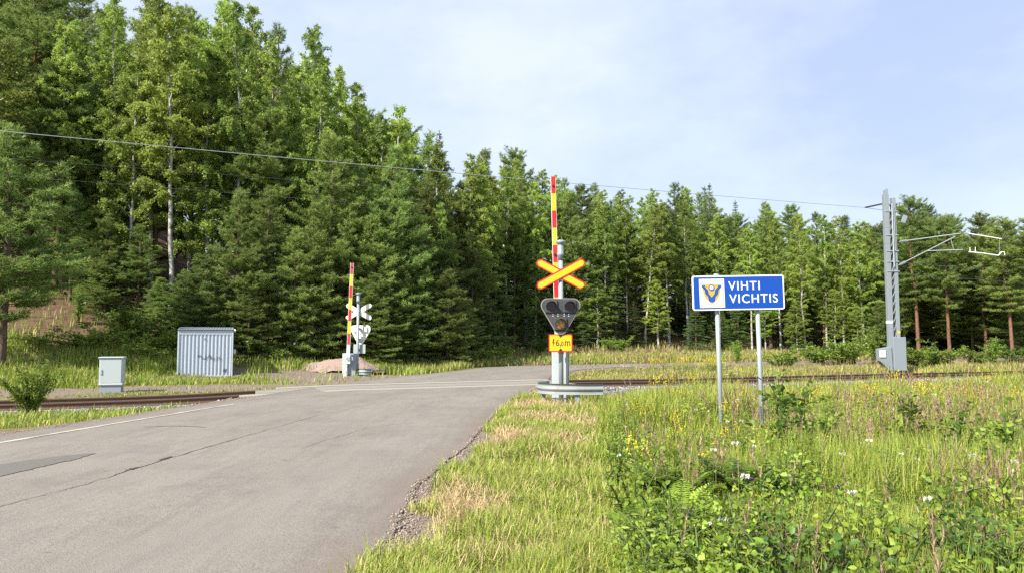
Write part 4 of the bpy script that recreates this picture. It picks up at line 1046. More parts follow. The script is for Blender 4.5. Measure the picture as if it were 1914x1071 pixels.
def place_tree(sp, v, x, y, z, h, w, label, group, rz, tilt=(0, 0)):
    pl = PROTO[sp]; H, (mw, mc) = pl[v % len(pl)]; nmk, one, many, cat = DESC[sp]
    r = empty(nmk, (x, y, z - .05), rz); r.rotation_euler = (tilt[0], tilt[1], rz)
    tag(r, label, cat, group)
    k = h / H; kw = k ** .6 * w
    for nm, me in (('trunk', mw), ('crown', mc)):
        o = bpy.data.objects.new(nm, me); COL.objects.link(o); o.parent = r; o.scale = (kw, kw, k)
    return r
# the crown's own top is not exactly at H: measure it once
for sp, L in PROTO.items():
    for i, (H, ms) in enumerate(L): L[i] = (max(v.co.z for v in ms[1].vertices), ms)
for i, it in enumerate(items):
    tl = (fr.uniform(-.02, .02), fr.uniform(-.02, .02))
    if it['sp'] == 'birch' and it['px'] in (455, 1205): tl = (0, .07)
    place_tree(it['sp'], it['v'], it['p'].x, it['p'].y, it['z'], it['h'], it['w'], it['label'], it['group'], fr.uniform(0, 6.28), tl)

# ------------------------------------------------------------------ bushes and saplings
def bush(seed, H, R, nst, nleaf, ll, leaf, up=(50, 85), wf=.36, hang=.1, bark=None):
    r = np.random.default_rng(seed); mb = MB(); segs = []
    for i in range(nst):
        a = r.uniform(0, 6.28); e = math.radians(r.uniform(*up)); L = H * r.uniform(.6, 1.05); p = np.array([r.normal(0, .06 * R), r.normal(0, .06 * R), -.05]); P = [p]
        for k in range(6):
            ee = e - .07 * k; p = p + L / 6 * np.array([math.cos(a) * math.cos(ee) * R / H * 1.3, math.sin(a) * math.cos(ee) * R / H * 1.3, math.sin(ee)]); P.append(p)
        P = np.array(P); tube_np(mb, P, np.linspace(.008 + .008 * H, .003, 7), 4); segs.append((P, L))
        for k in range(5):
            q = interp_poly(P, np.array([r.uniform(.2, .95)]))[0]; a2 = r.uniform(0, 6.28); l2 = L * r.uniform(.15, .35)
            e2 = math.radians(r.uniform(5, 60)); Q = np.array([q, q + l2 * .5 * np.array([math.cos(a2) * math.cos(e2), math.sin(a2) * math.cos(e2), math.sin(e2)]), q + l2 * np.array([math.cos(a2) * math.cos(e2), math.sin(a2) * math.cos(e2), math.sin(e2) * .8])])
            tube_np(mb, Q, [.006, .004, .002], 3); segs.append((Q, l2))
    tot = sum(s[1] for s in segs); C = []
    for P, L in segs:
        n = max(2, int(nleaf * L / tot)); C.append(interp_poly(P, r.uniform(.12, 1.0, n)) + r.normal(0, .03 * H ** .5, (n, 3)))
    C = np.concatenate(C); n = len(C); C[:, 2] = np.maximum(C[:, 2], .03); D = r.normal(0, 1, (n, 3)); D[:, 2] = D[:, 2] * .6 + hang; D = unit(D)
    V, Fq = leaf6(C, D, ll * r.uniform(.5, 1.3, n), ll * wf * r.uniform(.5, 1.2, n), r, .4)
    return finish_tree('bush', mb, V, Fq, np.repeat(r.uniform(0, 1, n), 6), bark or M['twig_bark'], leaf)
BUSH = {'green': (1.5, bush(301, 1.5, 1.0, 16, 4800, .07, M['shrub_leaf'])), 'green2': (1.2, bush(302, 1.2, 1.0, 18, 3600, .065, M['shrub_leaf'])), 'young_birch': (2.0, bush(303, 2.0, .8, 9, 3200, .065, M['shrub_leaf'], (70, 88))),
        'dark': (.75, bush(304, .75, .5, 12, 900, .042, M['willow_leaf'], (55, 85), .42)), 'aspen': (1.05, bush(305, 1.05, .34, 3, 210, .05, M['shrub_leaf'], (80, 89), .55, .1, M['stem'])), 'weed': (.6, bush(306, .6, .26, 5, 260, .036, M['weed_leaf'], (65, 88), .3, .1, M['stem'])),
        'weed2': (.5, bush(307, .5, .26, 5, 260, .032, M['weed_leaf'], (60, 87), .42, .1, M['stem'])), 'low': (.7, bush(308, .7, .8, 16, 2200, .055, M['shrub_leaf'], (25, 75)))}
for k_, (H, ms) in list(BUSH.items()): BUSH[k_] = (sorted(v.co.z for v in ms[1].vertices)[-len(ms[1].vertices) // 50], ms)
print('BUSH', {k: round(v[0], 2) for k, v in BUSH.items()})
def place_bush(name, kind, x, y, h, label, cat, group=None, w=1.0, z=None):
    H, (mw, mc) = BUSH[kind]; r = empty(name, (x, y, (zg1(x, y) if z is None else z)), fr.uniform(0, 6.28)); tag(r, label, cat, group); k = h / H
    for nm, me in (('stem', mw), ('leaves', mc)):
        o = bpy.data.objects.new(nm, me); COL.objects.link(o); o.parent = r; o.scale = (k * w, k * w, k)
    return r
g_ = 'bright green shrubs along the far side of the track'
for px, d, h, w, kd, lab in [
    (60, 17.2, 1.02, .75, 'green', 'round leafy shrub by the track at the far left'),
    (1378, 46, 1.55, .9, 'young_birch', 'small pointed green shrub seen between the town sign posts'), (1462, 41, 1.3, 1.2, 'green2', 'low green shrub just right of the town sign posts'),
    (1574, 45, 1.7, 1.35, 'green', 'wide bright green shrub left of the mast foot'), (1525, 47, 1.3, 1.2, 'green2', 'pale green shrub between wide shrub and town sign'), (1632, 47, 2.2, .9, 'young_birch', 'upright green shrub just left of the mast box'),
    (1722, 44, 1.5, 1.6, 'green2', 'spreading green shrub just right of the mast foot'), (1760, 47, 1.2, 1.4, 'green', 'green shrub under the tall pines right of mast'), (1855, 44, 1.75, 1.1, 'young_birch', 'tall bright green shrub near the right picture edge'), (1825, 46, 1.2, 1.3, 'green2', 'low green shrub between the two right hand pine stems'),
    (1900, 45, 1.3, 1.2, 'green', 'green shrub at the extreme right edge'), (1776, 38.5, .5, 1.3, 'low', 'low dark green plant on the bank right of the mast'), (1850, 38.5, .45, 1.4, 'low', 'low plant close to the rail at the far right'), (1010, 52, 1.1, 1.2, 'green2', 'green shrub at the wood edge behind near signal'), (1155, 53, 1.2, 1.2, 'green', 'green shrub at the wood edge beyond the road bend')]:
    p = at(px, 650, d); place_bush('green_shrub', kd, p.x, p.y, h, lab, 'shrub', None, w)
for px, d, h, w, kd, lab in [(195, 32.5, .9, 1.7, 'low', 'low sprawling green bush on the brown bank above the cabinet'), (245, 33.5, 1.6, 1.0, 'green', 'leafy bush under the pines above the cabinet'), (310, 33, 1.2, 1.2, 'green2', 'leafy bush just left of the metal hut'), (280, 32, .8, 1.5, 'low', 'low bush on the bank beside the hut wall'),
    (470, 35, 1.1, 1.2, 'low', 'low bush under the pines right of the hut'), (405, 36, 1.4, 1.2, 'green2', 'bush behind the hut roof'), (148, 34.5, 1.6, .8, 'young_birch', 'thin sapling on the bare brown bank'), (885, 43, 1.0, 1.2, 'low', 'low bush beside the road bend'), (930, 47.5, .9, 1.3, 'low', 'low bush at the far outer kerb of the bend')]:
    p = at(px, 620, d); place_bush('bank_bush', kd, p.x, p.y, h, lab, 'bush', None, w)
# saplings, dark bushes, ferns and weeds in the near meadow
for px, d, h, lab in [(1462, 9.2, 1.15, 'leafy aspen sapling right of the sign posts, nearest of them'), (1500, 9.8, 1.0, 'leafy aspen sapling just right of the nearest sapling'), (1545, 8.6, .9, 'round leaved sapling standing alone in the middle meadow'), (1880, 7.6, .95, 'aspen sapling at the right picture edge'), (1455, 11.5, .7, 'small aspen sapling just right of the right sign post'), (1700, 9.5, .9, 'aspen sapling in the yellow flowered meadow'), (1790, 8.5, .85, 'aspen sapling left of the right picture edge')]:
    p = at(px, 800, d); place_bush('aspen_sapling', 'aspen', p.x, p.y, h, lab, 'sapling', 'aspen saplings in the roadside meadow')
for i, (px, d, h) in enumerate([(1500, 4.3, .58), (1575, 4.2, .5), (1720, 4.2, .54), (1800, 4.4, .58), (1880, 4.2, .6), (1430, 4.6, .48)]):
    p = at(px, 1000, d); place_bush('meadow_bush', 'dark', p.x, p.y, h, f'dark leafy bush low in the meadow, {ORD[i]} of the ten listed from the lower right' if False else ['dark leafy bush below the town sign at the picture bottom', 'small dark bush right of that below the town sign', 'dark bush in the bottom right, left of two together', 'dark bush in the bottom right, right of two together', 'dark bush in the bottom right corner', 'dark bush at the bottom beneath the left sign post', 'dark bush among the ferns', 'dark bush behind the ferns', 'dark bush set back in the bottom right', 'dark bush bottom centre in front of the ferns'][i], 'bush', 'dark leafy bushes low in the meadow', .85)
def fern(seed):
    r = np.random.default_rng(seed); mb = MB(); C = []; D = []; L = []
    for i in range(12):
        a = i * 2.4 + r.normal(0, .2); e = math.radians(r.uniform(58, 82)); ln = r.uniform(.55, .85); p = np.zeros(3); P = [p]
        for k in range(10):
            ee = e - k * .095; p = p + ln / 10 * np.array([math.cos(a) * math.cos(ee), math.sin(a) * math.cos(ee), math.sin(ee)]); P.append(p)
        P = np.array(P); tube_np(mb, P, np.linspace(.006, .0015, 11), 3)
        for f in np.linspace(.16, .99, 26):
            q = interp_poly(P, np.array([f]))[0]; tg = unit(interp_poly(P, np.array([min(1, f + .03)]))[0] - interp_poly(P, np.array([f - .03]))[0]); sd = unit(np.cross(tg, [0, 0, 1.]))
            pl_ = .19 * math.sin(PI * (.12 + .86 * f)) ** .8 * ln / .7
            for sg in (-1, 1):
                d = unit(sd * sg + tg * .45 - np.array([0, 0, .15]))
                for m_ in range(3): C.append(q + d * pl_ * m_ * .28); D.append(unit(d + r.normal(0, .08, 3))); L.append(pl_ * (.62 - .1 * m_))
    C, D, L = np.array(C), np.array(D), np.array(L)
    up = np.tile([0, 0, 1.], (len(C), 1)); S = unit(np.cross(D, up)); W = L * .24
    V = np.stack([C, C + D * (L * .4)[:, None] + S * W[:, None], C + D * L[:, None], C + D * (L * .4)[:, None] - S * W[:, None]], 1).reshape(-1, 3)
    return finish_tree('fern', mb, V, np.arange(len(V)).reshape(-1, 4), np.repeat(r.uniform(0, 1, len(C)), 4), M['stem'], M['fern_leaf'])
FERN = [fern(5), fern(6)]
for i, (px, d, k) in enumerate([(1265, 5.9, .9), (1265, 7.0, .9), (1235, 7.3, .8), (1370, 7.4, 1.05), (1425, 7.0, 1.05), (1250, 5.3, .9), (1345, 5.6, .9), (1290, 8.3, .9), (1215, 5.6, .75)]):
    p = at(px, 900, d); r_ = tag(empty('fern', (p.x, p.y, zg1(p.x, p.y)), fr.uniform(0, 6)), f'light green fern in the fern patch left below the town sign', 'fern', 'ferns in the patch below the town sign')
    for nm, me in zip(('stalk', 'frond'), FERN[i % 2]):
        o = bpy.data.objects.new(nm, me); COL.objects.link(o); o.parent = r_; o.scale = (k * .85, k * .85, k * .85)

# ------------------------------------------------------------------ grass
def blades(P, H, az, lean, w, c0, c1):
    """curved tapering blades: root P, height H, lean in radians"""
    n = len(P); dx, dy = np.cos(az), np.sin(az); sx_, sy_ = -dy, dx
    def pt(f):
        a = lean * f; hor = H * f * np.sin(a); up = H * f * np.cos(a * .9)
        return P + np.stack([dx * hor, dy * hor, up], 1)
    sd = np.stack([sx_, sy_, np.zeros(n)], 1) * w[:, None]
    m_ = pt(.55); V = np.stack([P - sd, P + sd, m_ + sd * .75, m_ - sd * .75, pt(1.0)], 1).reshape(-1, 3)
    b = np.arange(n)[:, None] * 5
    q = b + np.array([[0, 1, 2, 3]]); t = b + np.array([[3, 2, 4]])
    C = np.stack([c0, c0, (c0 + c1) / 2, (c0 + c1) / 2, c1], 1).reshape(-1, 3)
    return V, q, t, C
class Grass:
    def __init__(s): s.V = []; s.q = []; s.t = []; s.C = []; s.n = 0
    def add(s, V, q, t, C): s.V.append(V); s.q.append(q + s.n); s.t.append(t + s.n); s.C.append(C); s.n += len(V)
    def build(s, name, label, cat='grass'):
        me = np_mesh(name, np.concatenate(s.V), [np.concatenate(s.q), np.concatenate(s.t)], np.concatenate(s.C))
        return tag(link_mesh(name, me, M['grass']), label, cat, kind='stuff')
GREEN, FRESH, YEL, STRAW, MAUVE, DEEP = [np.array(c) * 1.06 for c in ((.15, .24, .028), (.235, .37, .035), (.36, .40, .055), (.56, .46, .22), (.32, .20, .14), (.085, .16, .02))]
def palette(n, weights, r=rng):
    cs = np.array([GREEN, FRESH, YEL, STRAW, MAUVE, DEEP]); w = np.asarray(weights, float)
    if w.ndim == 1: i = r.choice(6, n, p=w / w.sum())
    else:
        cw = np.cumsum(w / w.sum(1, keepdims=True), 1); i = (r.random(n)[:, None] > cw).sum(1).clip(0, 5)
    j = r.permutation(n); c = cs[i] * .75 + cs[i[j]] * .25 if n else cs[i]
    return c * r.uniform(.75, 1.25, (n, 1))
def scatter(n, px0, px1, Y0, Y1, pw=1.0):
    px = rng.uniform(px0, px1, n); Yv = (Y0 ** pw + rng.random(n) * (Y1 ** pw - Y0 ** pw)) ** (1 / pw)
    return (px - CX) / F * Yv, Yv
def road_info(X, Y):
    ins = in_poly(X, Y, np.vstack([RE[::10], LE[::-10]])); return ins, dist_line(X, Y, RE[::10]), dist_line(X, Y, LE[::10])
def edge_x(Y):                               # border between mown verge and tall meadow
    return np.interp(Y, [2, 5, 7, 10, 14, 17, 19, 22], [.25, .72, .92, 1.12, 1.6, 2.2, 2.6, 2.2])
BASES = [(NB.x, 18.2, .35), (FB.x, 33.0, .35), (FB.x - .3, 32.7, .4)]
def ground_at(X, Y, inf): return zg(X, Y, inf)
def put(gr, X, Y, inf, H, lean, w, c0, c1, dz=0.0):
    Z = ground_at(X, Y, inf) + dz
    gr.add(*blades(np.stack([X, Y, Z], 1), H, rng.uniform(0, 2 * PI, len(X)), lean, w, c0, c1))
# mown verge
gm = Grass()
X, Y = scatter(330000, 560, 1420, 2.6, 23, .9); X = np.concatenate([X, rng.uniform(-1.6, .6, 20000)]); Y = np.concatenate([Y, rng.uniform(2.2, 5.5, 20000)])
inf = road_info(X, Y); e = inf[1]; ex = edge_x(Y) + .25 * (vnoise(X, Y, 1.2, 31) - .5)
tuf = vnoise(X, Y, 3.0, 33); pr = sstep(e + .5 * (vnoise(X, Y, 2.2, 32) - .5), .05, .5) * (X < ex + .1) * (~inf[0]) * (.45 + .55 * sstep(tuf, .25, .6)) * ((X > RE[0, 0] + 0) & (Y < 23.6))
pr *= 1 - .85 * (np.hypot(X - NB.x, Y - 18.3) < .35); pr *= np.where((np.abs(X - NB.x) < 1.0) & (Y > 15.2) & (Y < 18.4), .45, 1)
ok = rng.random(len(X)) < pr; X, Y, inf, tuf = X[ok], Y[ok], tuple(a[ok] for a in inf), tuf[ok]
hay = sstep(vnoise(X, Y, .75, 34) * .6 + vnoise(X, Y, 2.1, 35) * .4, .40, .80)
n = len(X); hs = (.07 + .13 * rng.random(n) ** 1.5 + .10 * tuf * (1 - hay)) * (1 - .45 * hay) * (1 + .5 * sstep(Y, 13, 18))
wts = np.stack([.18 * (1 - hay), .40 * (1 - hay) + .10, .5 - .1 * hay, .26 + .42 * hay, .02 + 0 * hay, .04 + 0 * hay], 1)
c0 = palette(n, wts); c1 = c0 * .8 + np.array([.30, .30, .10]) * .2
put(gm, X, Y, inf, hs, rng.uniform(.1, 1.1, n), .0024 + .0004 * Y, c0, c1)
# loose hay lying on it
X, Y = scatter(70000, 640, 1330, 2.6, 19, 1.0); inf = road_info(X, Y)
hay = sstep(vnoise(X, Y, .75, 34) * .6 + vnoise(X, Y, 2.1, 35) * .4, .40, .80)
ok = (rng.random(len(X)) < hay * .9 + .05) & (~inf[0]) & (inf[1] > .35) & (X < edge_x(Y)); X, Y, inf = X[ok], Y[ok], tuple(a[ok] for a in inf); n = len(X)
c0 = np.array([.60, .46, .25]) * rng.uniform(.6, 1.25, (n, 1)); put(gm, X, Y, inf, rng.uniform(.10, .30, n), rng.uniform(1.25, 1.6, n), .0016 + .0003 * Y, c0, c0, rng.uniform(.03, .12, n))
gm.build('mown_grass', 'short mown yellow green grass with dry hay beside the road')
# crumbs of gravel along the road edges
i_ = rng.integers(NS * 1, NS * 6, 9000); f_ = RE[i_]; X = f_[:, 0] + np.abs(rng.normal(0, .22, 9000)) - .06; Y = f_[:, 1] + rng.uniform(-.15, .15, 9000)
i2 = rng.integers(NS * 3, NS * 5, 2500); X = np.concatenate([X, LE[i2][:, 0] - np.abs(rng.normal(0, .25, 2500)) + .05]); Y = np.concatenate([Y, LE[i2][:, 1] + rng.uniform(-.15, .15, 2500)])
inf = road_info(X, Y); Z = np.where(inf[0], .004, zg(X, Y, inf) + .004)
stones('gravel_crumbs', np.stack([X, Y, Z], 1), .012, (.15, .115, .09), (.42, .36, .31), 'loose gravel crumbs along the asphalt edges', 'gravel')
# tall meadow right of it
gt = Grass()
X, Y = scatter(500000, 850, 2250, 2.1, 27.5, .78); inf = road_info(X, Y); s, t = st(X, Y)
ex = edge_x(Y) + .3 * (vnoise(X, Y, 1.2, 31) - .5); cl = vnoise(X, Y, 1.1, 41); cl2 = vnoise(X, Y, .45, 42)
pr = sstep(X - ex, -.05, .3) * (~inf[0]) * (inf[1] > .6) * (1 - sstep(s + 1.6 * (cl - .5) + 1.2 * (1 - sstep(t, 10, 17)), -4.9, -3.9)) * (.5 + .5 * sstep(cl, .2, .55))
ok = rng.random(len(X)) < pr; X, Y, inf, cl, cl2, s, ex = X[ok], Y[ok], tuple(a[ok] for a in inf), cl[ok], cl2[ok], s[ok], ex[ok]; n = len(X)
gd = sstep(X - ex, 0, 1.1); far_ = sstep(Y, 9, 17); near_tr = sstep(s, -8, -4)
hs = (.20 + .50 * rng.random(n) ** 1.3) * (.55 + .45 * gd) * (.6 + .7 * cl) * (1 - .45 * near_tr)
fp = np.exp(-(((X - 2.1) / 1.1) ** 2 + ((Y - 6.7) / 1.6) ** 2) * 1.2); hs *= (1 - .3 * fp) * (1 - .55 * sstep(Y, 7.5, 9.5) * (1 - sstep(Y, 12.2, 13.5)) * np.exp(-((X / Y - .31) / .07) ** 2)) * (1 - .25 * (1 - sstep(Y, 4.0, 6.5)))
wts = np.stack([.24 - .10 * far_, .44 - .06 * far_, .46 + .26 * far_, .05 + .08 * far_ * (1 - cl2), .02 + .12 * near_tr + .06 * far_ * (1 - cl2), .10 - .05 * far_], 1)
c0 = palette(n, wts); c1 = c0 * .75 + np.array([.34, .32, .11]) * .25
t2 = st(X, Y)[1]; hs *= 1 - .68 * sstep(s, -9.0, -7.2) * sstep(t2, -2, 1) * (1 - sstep(t2, 11, 17))
put(gt, X, Y, inf, hs, rng.uniform(.05, 1.15, n), .0026 + .00045 * Y, c0, c1)
gt.build('meadow_grass', 'tall uncut green and yellow meadow grass right of the verge')
# seed heads above it
def plumes(gr, X, Y, inf, H, col, nb, spread, wd):
    n = len(X); Z = ground_at(X, Y, inf); az = rng.uniform(0, 2 * PI, n); ln = rng.uniform(.02, .28, n)
    P = np.stack([X, Y, Z], 1); st_c = np.tile(np.array([.36, .32, .13]), (n, 1)) * rng.uniform(.7, 1.2, (n, 1))
    gr.add(*blades(P, H, az, ln, .0011 + .00022 * Y, st_c, st_c))
    f = np.tile(np.linspace(.70, 1.0, nb), n); Hr, ar, lr = np.repeat(H, nb), np.repeat(az, nb), np.repeat(ln, nb)
    a = lr * f; hor = Hr * f * np.sin(a); Q = np.repeat(P, nb, 0) + np.stack([np.cos(ar) * hor, np.sin(ar) * hor, Hr * f * np.cos(a * .9)], 1)
    L = spread * Hr * (1.25 - f) * rng.uniform(.6, 1.4, len(f)); c = np.repeat(col, nb, 0) * rng.uniform(.75, 1.25, (n * nb, 1))
    gr.add(*blades(Q, L, rng.uniform(0, 2 * PI, n * nb), rng.uniform(.3, .9, n * nb), np.repeat(wd * (1 + Y / 7), nb), c, c))
gp = Grass()
X, Y = scatter(9000, 1000, 2200, 3.2, 26, .95); inf = road_info(X, Y); s, t = st(X, Y); cl2 = vnoise(X, Y, .45, 42); cl3 = vnoise(X, Y, .9, 44)
pr = sstep(X - edge_x(Y), .1, .6) * (inf[1] > .8) * (~inf[0]) * (1 - sstep(s, -5.0, -4.2)) * (.05 + .95 * sstep(cl3 + .25 * sstep(s, -10, -5) * sstep(X, 6, 12), .58, .82))
pr *= 1 - .85 * sstep(s, -9.5, -7.5) * (1 - sstep(t, 10, 16))
ok = rng.random(len(X)) < pr; X, Y, inf = X[ok], Y[ok], tuple(a[ok] for a in inf); n = len(X)
w_ = rng.random((n, 1)); col = np.array([.33, .20, .16]) * w_ + np.array([.46, .37, .21]) * (1 - w_)
plumes(gp, X, Y, inf, rng.uniform(.42, .8, n) * (1 - .3 * sstep(st(X, Y)[0], -9, -5)), col, 22, .17, .0021)
gp.build('reed_grass', 'brownish feathery seed heads standing above the meadow')
# verges left of the road, bank, beyond the track
gb = Grass()
X, Y = scatter(60000, -420, 660, 14, 31, .8); inf = road_info(X, Y); s, t = st(X, Y)
cl = vnoise(X, Y, 1.2, 51)
pr = (~inf[0]) * sstep(inf[2] + .4 * (cl - .5), .25, .6) * (1 - sstep(s + .8 * (cl - .5), -4.5, -3.6)) * (X < -5.5) * (s < -1)
ok = rng.random(len(X)) < pr; X, Y, inf, cl = X[ok], Y[ok], tuple(a[ok] for a in inf), cl[ok]; n = len(X)
c0 = palette(n, [.22, .34, .32, .16, .02, .05]); put(gb, X, Y, inf, (.07 + .16 * rng.random(n)) * (.6 + .8 * cl), rng.uniform(.1, .9, n), .003 + .0004 * Y, c0, c0 * .8 + np.array([.30, .30, .1]) * .2)
X, Y = scatter(250000, -500, 960, 17, 46, 1.0); inf = road_info(X, Y); s, t = st(X, Y); cl = vnoise(X, Y, .6, 52); cl2 = vnoise(X, Y, 1.6, 53); lw = litter_w(X, Y)
pth = sstep(s, 2.5, 3.2) * (1 - sstep(s + 1.5 * (cl2 - .5), 5.8, 7.0)) * (1 - sstep(t, 3, 8)) * (X < -1.5)
yd = np.exp(-((X + 7.6) / 4.0) ** 2 - ((Y - 31.6) / 2.6) ** 2) * 1.3
pr = (~inf[0]) * (np.minimum(inf[1], inf[2]) > .45) * (s > 1.9) * (1 - .96 * np.clip(pth + 1.3 * yd, 0, 1)) * (1 - .93 * lw) * (.4 + .6 * sstep(cl, .25, .5))
pr *= np.where((np.abs(X - hb.x - .2) < 1.25) & (Y > hb.y - .15) & (Y < hb.y + 2.2), 0, 1)
ok = rng.random(len(X)) < pr; X, Y, inf, cl, s, t, cl2 = X[ok], Y[ok], tuple(a[ok] for a in inf), cl[ok], s[ok], t[ok], cl2[ok]; n = len(X)
lush = sstep(s, 6, 8.5) * np.clip(.35 + cl, 0, 1); dry = sstep(t, -2, 4)
hs = (.08 + .12 * rng.random(n)) + lush * (.30 * rng.random(n) + .12)
wts = np.stack([.30 - .1 * dry, .34 - .22 * dry, .28 + .1 * dry, .08 + .30 * dry + .15 * (cl2 > .6), .02 + .08 * dry, .14 - .08 * dry], 1)
hutf = (np.abs(X - hb.x - .3) < 1.8) & (Y > hb.y - 2.2) & (Y < hb.y + .4)
hs = hs * np.where(hutf, .4, 1) * (.45 + .55 * sstep(s, 2.6, 5.5))
c0 = palette(n, wts); put(gb, X, Y, inf, hs, rng.uniform(.05, .7, n), .004 + .0004 * Y, c0, c0 * .8 + np.array([.30, .30, .1]) * .2)
gb.build('bank_grass', 'green grass on the banks and verges left of the crossing')
gf = Grass()
X, Y = scatter(260000, 900, 2250, 27, 62, 1.0); inf = road_info(X, Y); s, t = st(X, Y); cl = vnoise(X, Y, .5, 61); cl2 = vnoise(X, Y, 1.3, 62); lw = litter_w(X, Y)
pr = (~inf[0]) * (np.minimum(inf[1], inf[2]) > .4) * (s > 2.0) * (1 - .9 * lw) * (.5 + .5 * sstep(cl, .2, .5))
ok = rng.random(len(X)) < pr; X, Y, inf, cl, cl2, s = X[ok], Y[ok], tuple(a[ok] for a in inf), cl[ok], cl2[ok], s[ok]; n = len(X)
pk = sstep(cl + .3 * cl2, .5, .8)
wts = np.stack([.22 - .1 * pk, .24 - .12 * pk, .34 + 0 * pk, .20 + .2 * pk, .05 + .30 * pk, .06 + 0 * pk], 1)
c0 = palette(n, wts); put(gf, X, Y, inf, (.18 + .36 * rng.random(n)) * (.6 + .6 * cl) * (.3 + .7 * sstep(inf[1], .5, 5.5)), rng.uniform(.05, .6, n), .004 + .0005 * Y, c0, c0 * .8 + np.array([.33, .28, .12]) * .2)
X, Y = scatter(3500, 1060, 2200, 28, 52, 1.0); inf = road_info(X, Y); s, t = st(X, Y)
ok = (~inf[0]) & (np.minimum(inf[1], inf[2]) > .6) & (s > 2.2) & (rng.random(len(X)) < .25 + .75 * sstep(vnoise(X, Y, .5, 61), .45, .7)); X, Y, inf = X[ok], Y[ok], tuple(a[ok] for a in inf); n = len(X)
plumes(gf, X, Y, inf, rng.uniform(.5, .85, n), np.array([.36, .235, .18]) * rng.uniform(.8, 1.2, (n, 1)), 10, .15, .0015)
gf.build('dry_grass', 'pinkish dry grass and seed heads beyond the track')
# undergrowth on the forest floor
n = 16000; X, Y = scatter(n, -500, 2200, 31, 78, 1.0); ok = (rng.random(n) < litter_w(X, Y) * (.08 + .92 * sstep(vnoise(X, Y, .4, 71), .52, .74)) * np.where((X < -13) & (Y < 38), .35, 1)); X, Y = X[ok], Y[ok]; n = len(X)
nl = 9; Z = zg(X, Y, (np.zeros(n, bool), np.full(n, 9.), np.full(n, 9.)))
C = np.repeat(np.stack([X, Y, Z], 1), nl, 0) + np.column_stack([rng.normal(0, .2, n * nl), rng.normal(0, .2, n * nl), rng.uniform(.03, .32, n * nl)])
D = unit(rng.normal(0, 1, C.shape) * np.array([1, 1, .5])); V, Fq = leaf_cards(C, D, rng.uniform(.07, .15, n * nl), rng.uniform(.025, .05, n * nl), rng)
tag(link_mesh('undergrowth', np_mesh('undergrowth', V, [Fq], None, False, np.repeat(rng.random(n * nl), 4)), M['willow_leaf']), 'low green plants on the brown forest floor', 'undergrowth', kind='stuff')

# ------------------------------------------------------------------ weeds and flowers one can count
WG = [(1250, 'left of the sign posts'), (1420, 'in front of the sign posts'), (1600, 'right of the sign posts'), (1760, 'below the mast'), (9999, 'near the right picture edge')]
def zone_of(px, d): 
    z = [n_ for l_, n_ in WG if px < l_][0]; return ('close by ' if d < 6.5 else 'midway ' if d < 12 else 'far back ') + z
def flower(kind, seed):
    r = np.random.default_rng(seed); mb = MB(); C = []; D = []; L = []
    H = {'yarrow': .62, 'goldenrod': .8, 'tansy': .55, 'thistle': .7}[kind]
    heads = {'yarrow': 1, 'goldenrod': 3, 'tansy': 3, 'thistle': 2}[kind]
    lv = []
    for h in range(heads):
        a = r.uniform(0, 6.28); ln = r.uniform(.05, .2); tip = np.array([math.cos(a) * ln * .5, math.sin(a) * ln * .5, H * r.uniform(.8, 1)])
        P = np.array([[0, 0, -.03], [tip[0] * .2, tip[1] * .2, H * .5], tip]); tube_np(mb, P, [.004, .003, .002], 3)
        if kind == 'yarrow':
            for k in range(34):
                rr = .034 * math.sqrt(r.random()); b = r.uniform(0, 6.28); C.append(tip + [rr * math.cos(b), rr * math.sin(b), r.normal(.01, .006) - rr * rr * 3]); D.append([math.cos(b), math.sin(b), .15]); L.append(.014)
        elif kind == 'goldenrod':
            for k in range(34):
                f = r.random(); b = r.uniform(0, 6.28); rr = .03 * (1 - f) + .006; C.append(tip + [rr * math.cos(b), rr * math.sin(b), -.15 * (1 - f) + .02]); D.append([math.cos(b), math.sin(b), .6]); L.append(.014)
        elif kind == 'tansy':
            for k in range(20):
                rr = .022 * math.sqrt(r.random()); b = r.uniform(0, 6.28); C.append(tip + [rr * math.cos(b), rr * math.sin(b), r.normal(0, .006)]); D.append([math.cos(b), math.sin(b), .5]); L.append(.012)
        else:
            for k in range(26):
                d = unit(r.normal(0, 1, 3)); d[2] = abs(d[2]); C.append(tip); D.append(d); L.append(.02)
        for k in range(7):
            f = r.uniform(.1, .75); q = interp_poly(P, np.array([f]))[0]; b = r.uniform(0, 6.28); lv.append((q, unit(np.array([math.cos(b), math.sin(b), .4])), r.uniform(.05, .11)))
    C, D, L = np.array(C), unit(np.array(D, float)), np.array(L); V, Fq = leaf_cards(C, D, L, L * .5, r, .9)
    leaf = {'yarrow': M['white_fl'], 'goldenrod': M['yellow_fl'], 'tansy': M['yellow_fl'], 'thistle': M['purple_fl']}[kind]
    ws = finish_tree(kind, mb, V, Fq, np.repeat(r.uniform(0, 1, len(C)), 4), M['stem'], leaf)
    V2, F2 = leaf_cards(np.array([l[0] for l in lv]), np.array([l[1] for l in lv]), np.array([l[2] for l in lv]), np.array([l[2] * .16 for l in lv]), r)
    ml = np_mesh(kind + '_leaf', V2, [F2], None, False, np.repeat(r.uniform(0, 1, len(lv)), 4)); ml.materials.append(M['weed_leaf'])
    return ws + (ml,)
FL = {k: [flower(k, 400 + 10 * i + j) for j in range(3)] for i, k in enumerate(('yarrow', 'goldenrod', 'tansy', 'thistle'))}
fr = random.Random(23)
FD = {'yarrow': ('yarrow', 'white flat topped yarrow', 'yarrow'), 'goldenrod': ('goldenrod', 'yellow plumed goldenrod', 'goldenrod'), 'tansy': ('tansy', 'small yellow button flower', 'yellow flower'), 'thistle': ('knapweed', 'purple knapweed flower', 'purple flower')}
spots = []
